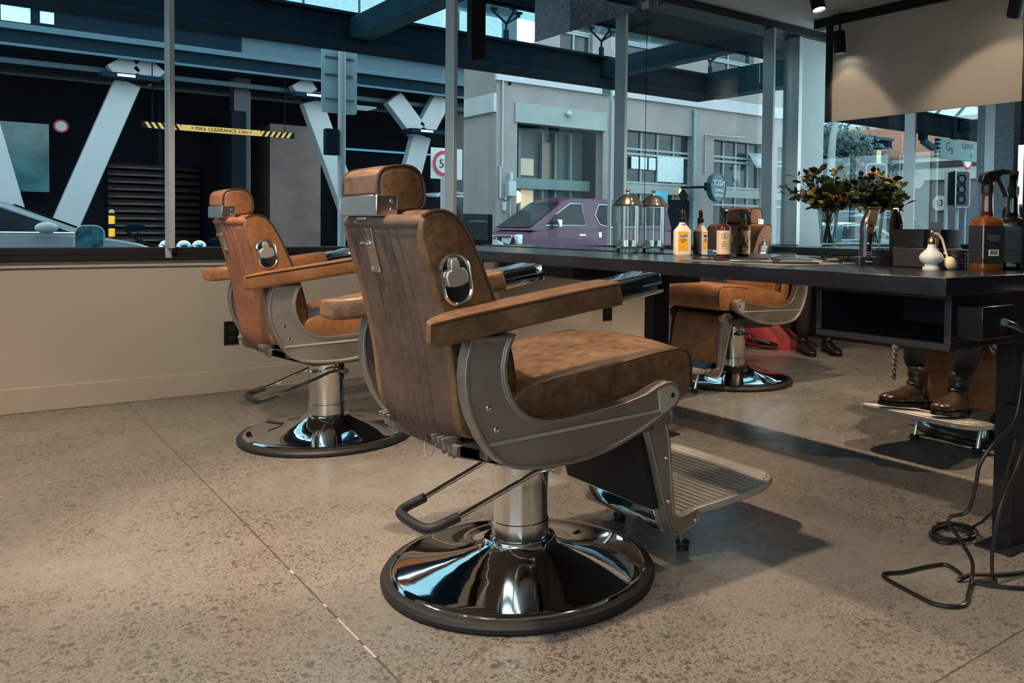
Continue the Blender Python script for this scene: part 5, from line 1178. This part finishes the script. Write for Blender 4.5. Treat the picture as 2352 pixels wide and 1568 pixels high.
# projecting round sign
t = thing('round_bar_sign', 'round dark teal projecting sign with white lettering, seen mirrored above the bottles', 'sign', (-14.05, 18.6, 2.24), R(-12))
RX = Matrix.Rotation(pi / 2, 4, 'X')
MB().lathe([(.0001, -.10), (.42, -.10), (.44, -.08), (.44, .08), (.42, .10), (.0001, .10)], 40, M=RX).build('drum', OM('sign_teal', (.012, .07, .085), .3), t)
MB().lathe([(.41, .101), (.44, .101), (.44, .112), (.41, .112)], 40, M=RX, cap=False).build('rim', TEALM, t)
for s_, z_, tx in ((.24, .13, 'NZCT'), (.125, -.10, 'GAMING'), (.125, -.25, 'LOUNGE')): text(tx, s_, OM('letter_white', (.62, .70, .72), .5, noise_amt=0), t, (0, -.114, z_), (R(90), 0, 0), ext=.002)
m = MB(); m.box(.40, .60, -.05, .05, -.12, .12); m.box(.2, .5, .05, 1.0, -.03, .03); m.build('wall_bracket', TEALD, t)
round_ = thing('diamond_sign', 'small dark diamond shaped sign on the stone wall beside the round sign, mirrored', 'sign', (-13.45, 19.45, 2.0)); MB().prism([(0, -.22), (.2, 0), (0, .2), (-.2, 0)], -.02, .02, 'y').build('plate', TEALD, round_)
# blue street sign pole and black cabinet
t = thing('blue_parking_sign', 'narrow blue and white kerb sign on a pole standing by the purple van, mirrored', 'sign', (-10.3, 18.9, -.16))
MB().cyl((0, 0, 0), (0, 0, 2.6), .035, 10).build('pole', WHTB, t); MB().box(-.10, .10, -.06, -.04, 1.55, 2.35).build('blue_plate', OM('plate_blue', (.05, .32, .48), .5, nscale=10, noise_amt=.4), t); MB().box(-.10, .10, -.06, -.04, 2.35, 2.75).build('white_plate', STOL, t)
t = thing('notice_case', 'black notice case standing outside at the left edge of the mirror', 'notice case', (-.86, 10.2, -.12))
MB().box(-.23, .23, -.04, .04, 0, 1.22).build('case', NAVY, t, bevel=.01); MB().box(-.14, .14, -.045, -.04, 1.11, 1.13).build('grille', TEALM, t)
# second pole near the mullion in the mirror
t = thing('kerb_pole', 'slim pale street pole beside the left mullion in the mirror, with a small green plate', 'pole', (-2.71, 9.6, -.12)); MB().cyl((0, 0, 0), (0, 0, 3.25), .03, 12).build('pole', WHTB, t); MB().box(.02, .15, -.01, .01, 2.98, 3.16).build('green_plate', OM('plate_green', (.04, .16, .13), .5), t)
# ------------------------------------------------------------------ what the second mirror shows: corner shops, tree, signals
t = thing('tiled_roof_building', 'low building with orange tiled roof and pale eaves, seen in the right hand mirror', 'building', (23.4, 18, G - .9)); X0 = 23.4; B = (23.4, 18, G)
WA = OM('mauve_wall', (.13, .11, .12), .7, nscale=2); CR = OM('cream_trim', (.46, .47, .43), .6); TL = plain('roof_tile', (.36, .17, .12), .6, nscale=3, noise_amt=.2)
rel(MB().box(X0, X0 + 8, 9, 26, G, 4.3), 'wall', WA, t, B)
m = MB(); m.box(X0 - .35, X0 + .2, 8.8, 26.2, 4.55, 4.75); m.box(X0 - .12, X0, 9, 26, 3.85, 4.30); rel(m, 'eave', CR, t, B)
m = MB()
for k in range(13):
    a = k / 13; m.box(X0 - .4 + a * 3.2, X0 - .4 + (a + 1 / 13) * 3.2 + .05, 8.8, 26.2, 4.75 + a * 1.7, 4.84 + a * 1.7 + .03)
rel(m, 'tile_roof', TL, t, B)
m = MB(); m.box(X0 + 3, X0 + 3.3, 8.8, 26, 6.4, 6.7); rel(m, 'ridge', CR, t, B)
for y in (12.5, 16.0, 19.6): 
    rel(MB().prism([(y - .9, G), (y + .9, G), (y + .9, 2.4), (y + .6, 3.0), (y, 3.2), (y - .6, 3.0), (y - .9, 2.4)], X0 - .05, X0, 'x'), 'arched_window', OM('arch_dark', (.10, .12, .15), .3), t, B)
rel(MB().cyl((X0 - .12, 17.6, 2.95), (X0 - .06, 17.6, 2.95), .30, 28), 'number_disc', CR, t, B); text('13', .34, NAVY, t, (-.13, -.4, 3.25), (R(90), 0, R(-90)), ext=.003)
rel(MB().cyl((X0 - .12, 18.6, 3.85), (X0 - .06, 18.6, 3.85), .32, 28), 'round_plaque', CR, t, B)
t = thing('skylit_shed', 'long pale ribbed glass roof behind the tree, in the right hand mirror', 'building', (30, 19, G - 1.2)); m = MB()
m.add([(28, 6, 6.4 - G), (28, 34, 6.4 - G), (33, 34, 10 - G), (33, 6, 10 - G)], [(0, 1, 2, 3)]); m.v = [(x - 30, y - 19, z) for x, y, z in m.v]; m.build('glazed_roof', OM('pale_roof', (.50, .60, .64), .4), t, solid=.05)
m = MB()
for k in range(24): y = 6 + k * 1.2; m.bar((28, y, 6.5), (33, y, 10.1), .08, .08)
m.v = [(x - 30, y - 19, z - G) for x, y, z in m.v]; m.build('roof_rib', TEALM, t); MB().box(-1.9, 3, -13, 15, 0, 6.7).build('wall', WA, t)
# tree
t = thing('street_tree', 'bushy dark green tree beside a lamp post, seen in the right hand mirror', 'tree', (16.8, 18.2, -.16)); random.seed(5); m = MB()
for i in range(46):
    a = random.uniform(0, 6.28); q = random.random() ** .5 * 1.45; z = random.uniform(2.1, 4.1); sc = 1 - abs(z - 3.1) / 2.4
    m.sphere((q * cos(a) * sc, q * sin(a) * sc, z), random.uniform(.3, .5), 6)
base = MB(); lv = MB()
for i in range(5200):
    a = random.uniform(0, 6.28); u = random.uniform(-1, 1); rr = random.uniform(.80, 1.08); lump = 1 + .18 * sin(a * 5 + u * 7) + .12 * sin(a * 11 - u * 9)
    c = Vector((1.9 * cos(a) * math.sqrt(1 - u * u) * rr * lump, 1.9 * sin(a) * math.sqrt(1 - u * u) * rr * lump, 3.1 + 1.45 * u * rr * lump)); d = Vector((random.uniform(-1, 1), random.uniform(-1, 1), random.uniform(-1, 1))).normalized(); e_ = d.orthogonal().normalized(); L_ = random.uniform(.07, .16)
    lv.add([c - d * L_, c + e_ * L_ * .5, c + d * L_, c - e_ * L_ * .5], [(0, 1, 2, 3)])
lv.build('foliage', OM('tree_leaf', (.035, .085, .085), .6, noise_amt=.4, nscale=4), t, smooth=False)['kind'] = 'stuff'
m.build('inner_crown', OM('tree_inner', (.012, .03, .035), .8), t); MB().cyl((0, 0, 0), (0, 0, 2.4), .14, 10, .09).build('trunk', OM('bark', (.05, .045, .04), .8), t)
t = thing('street_lamp', 'pale street lamp post in front of the tree, seen in the right hand mirror', 'street lamp', (11.2, 13.6, G)); MB().tube([(0, 0, 0), (0, 0, 3.3), (.05, 0, 3.7), (.25, 0, 4.3), (.4, 0, 6)], [.10, .10, .09, .07, .06], 12).build('post', WHTB, t)
# traffic signals
def signal(x, y, zc, lab, rot, lit=None, ph=0.0):
    t = thing('traffic_light', lab, 'traffic light', (x, y, G), R(rot), 'traffic lights'); z0 = zc - G
    MB().cyl((0, .12, 0), (0, .12, z0 + .5), .055, 12).build('pole', WHTB, t)
    hd = MB().box(-.17, .17, -.10, .06, z0 - .48, z0 + .48).build('housing', NAVY, t, bevel=.04); MB().tube([(a, -.105, b + z0) for a, b in rrect(.52, 1.06, .09, 4)], .022, 8, closed=True).build('pale_border', WHTB, hd)
    MB().loft([[(a, y_, b + z0) for a, b in rrect(.50, 1.04, .09, 4)] for y_ in (-.10, -.09)]).build('backboard', OM('board_dark', (.03, .035, .05), .5), hd)
    for i, dz in enumerate((.30, 0, -.30)):
        on_ = lit == i; MB().lathe([(.0001, 0), (.10, .0), (.08, .03), (.0001, .04)], 20, M=Matrix.Translation((0, -.11, z0 + dz)) @ RX).build('lens', emit('signal_red', (1.0, .035, .02), 1.6) if on_ else OM('lens_dark', (.02, .05, .05), .3), hd)
        MB().tube([(.11 * cos(a * pi / 8), -.16, z0 + dz + .11 * sin(a * pi / 8)) for a in range(-1, 10)], .02, 6).build('visor', NAVY, hd)
    if lit == 0: MB().lathe([(.0001, 0), (.075, .0), (.0001, .03)], 16, M=Matrix.Translation((-.14, -.12, z0 + .27)) @ RX).build('lens', MATS['signal_red'], hd)
    return t
signal(12.25, 13, 2.15, 'traffic light glowing red above the reflected flowers', -38, 0)
signal(16.0, 13, 2.2, 'dark unlit traffic light at the left of the pair in the right hand mirror', 35)
signal(16.65, 13.1, 2.2, 'dark unlit traffic light right of the pole pair in the right hand mirror', -35)
t = thing('yellow_plate_sign', 'small pale yellow plate standing above the red traffic light', 'sign', (12.4, 13, 2.72)); MB().box(-.09, .09, -.01, .01, 0, .34).build('plate', OM('plate_yellow', (.60, .55, .30), .5), t)
round_sign('red_ring_sign', 'red ringed round road sign partly hidden under the hanging shop sign', 16.9, 13, 3.05, .26, pole=(0, -3.3, -.2))
# hanging shop sign under the canopy
t = thing('hanging_shop_sign', 'pale hanging barber sign with monogram under the canopy, seen twice reflected at right', 'sign', (6.78, 7.5, 2.31))
MB().box(-.93, .93, -.03, .03, -.165, .165).build('board', OM('sign_pale_green', (.32, .45, .46), .5, noise_amt=.03), t, bevel=.004)
m = MB()
for k in range(5): m.box(-.935, -.86, -.032, .032, -.15 + k * .066, -.12 + k * .066)
m.build('striped_end', TEALD, t); MB().box(-.45, -.36, -.03, .03, .165, .52).build('hanger', TEALD, t)
SG = OM('sign_ink', (.02, .06, .08), .5, noise_amt=0); text('G', .20, SG, t, (-.62, -.032, .03), (R(90), 0, 0), ext=.001); text('B', .15, SG, t, (-.50, -.032, -.03), (R(90), 0, 0), ext=.001)
text('GENT', .12, SG, t, (.0, -.032, .075), (R(90), 0, 0), ext=.001, sx=1.25); text('B', .12, SG, t, (.12, -.032, -.08), (R(90), 0, 0), ext=.001)
t = thing('security_camera', 'grey security camera bracketed under the canopy, left of the hanging sign', 'camera', (5.45, 7.5, 2.40)); MB().box(-.06, .06, -.05, .05, .0, .40).build('bracket', TEALD, t); MB().bar((-.02, 0, 0), (.24, -.05, -.12), .09, .09).build('camera_body', TEALM, t, bevel=.01)
# ------------------------------------------------------------------ lamps
track(.05, -2.5, 4.4, 2.705, 'black ceiling light track over the aisle behind the chairs')
track(3.35, -2.5, 4.4, 2.705, 'black ceiling light track over the far row of chairs')
track(2.08, -2.5, 4.4, 2.705, 'black ceiling light track above the counter edge')
P1 = PW
lamp(.05, 1.70, 2.55, (1.25, 1.75, .3), P1 * 2.0, 'black spotlight on the aisle track aimed at the foreground chair', size=78)
lamp(.05, 2.35, 2.55, (1.15, 3.5, .5), P1 * 1.3, 'black spotlight on the aisle track aimed at the left chair', size=80)
lamp(.12, 3.72, 2.53, (.25, 2.9, 0), P1 * .5, 'black tilted spotlight glowing near the ceiling edge, seen reflected', size=90)
lamp(-.04, 3.42, 2.60, (-.3, 3.2, 0), P1 * .35, 'black spotlight at the top edge of the picture, seen reflected', size=90)
lamp(.05, -.6, 2.55, (.6, .4, 0), P1 * .35, 'added unseen fill spotlight on the aisle track over the near floor', size=110)  # added behind the camera as warm fill
lamp(2.08, 1.55, 2.55, (2.22, 1.5, .8), P1 * .42, 'black spotlight above the near end of the counter', size=80)
lamp(2.08, 2.6, 2.55, (2.25, 2.5, .8), P1 * .38, 'black spotlight above the middle of the counter', size=80)
lamp(3.35, 1.3, 2.55, (3.75, 1.9, .4), P1 * 1.2, 'black spotlight over the chair with the client', size=95)
lamp(3.35, 3.1, 2.55, (3.6, 3.0, .3), P1 * 1.1, 'black spotlight over the far chair facing us', size=95)
lamp(4.9, 0.6, 2.55, (4.3, 1.2, .0), P1 * .8, 'black spotlight over the far aisle', size=110)
# lamps of the left frame lighting its panel
lamp(-.90, 4.28, 2.47, (-.98, 4.26, 1.6), P1 * .30, 'black cylinder spotlight hanging straight down from the left frame', size=95, blend=.6)
lamp(-.72, 2.74, 2.45, (-1.0, 3.0, 1.9), P1 * .2, 'black tilted spotlight at the right end of the white panel', size=85, blend=.6)
# ------------------------------------------------------------------ sky
w = bpy.data.worlds.new('world'); SC.world = w; w.use_nodes = True; nt = w.node_tree
for n in list(nt.nodes): nt.nodes.remove(n)
o = nt.nodes.new('ShaderNodeOutputWorld'); b = nt.nodes.new('ShaderNodeBackground'); tc = nt.nodes.new('ShaderNodeTexCoord'); sp = nt.nodes.new('ShaderNodeSeparateXYZ')
nt.links.new(tc.outputs['Generated'], sp.inputs[0]); r = nt.nodes.new('ShaderNodeValToRGB'); e = r.color_ramp.elements
e[0].position = 0; e[0].color = (.25, .33, .36, 1); e[1].position = .5; e[1].color = (.68, .80, .85, 1); x = e.new(1.0); x.color = (.70, .86, .93, 1)
mp = nt.nodes.new('ShaderNodeMapRange'); mp.inputs[1].default_value = -1; mp.inputs[2].default_value = 1
nt.links.new(sp.outputs[2], mp.inputs[0]); nt.links.new(mp.outputs[0], r.inputs[0]); nt.links.new(r.outputs[0], b.inputs[0]); b.inputs[1].default_value = SKY; nt.links.new(b.outputs[0], o.inputs[0])
SC.cycles.max_bounces = 10; SC.cycles.glossy_bounces = 7; SC.cycles.transparent_max_bounces = 24; SC.cycles.transmission_bounces = 8; SC.cycles.diffuse_bounces = 4
SC.cycles.use_denoising = True; SC.cycles.sample_clamp_indirect = 4; SC.cycles.caustics_reflective = False; SC.cycles.caustics_refractive = False
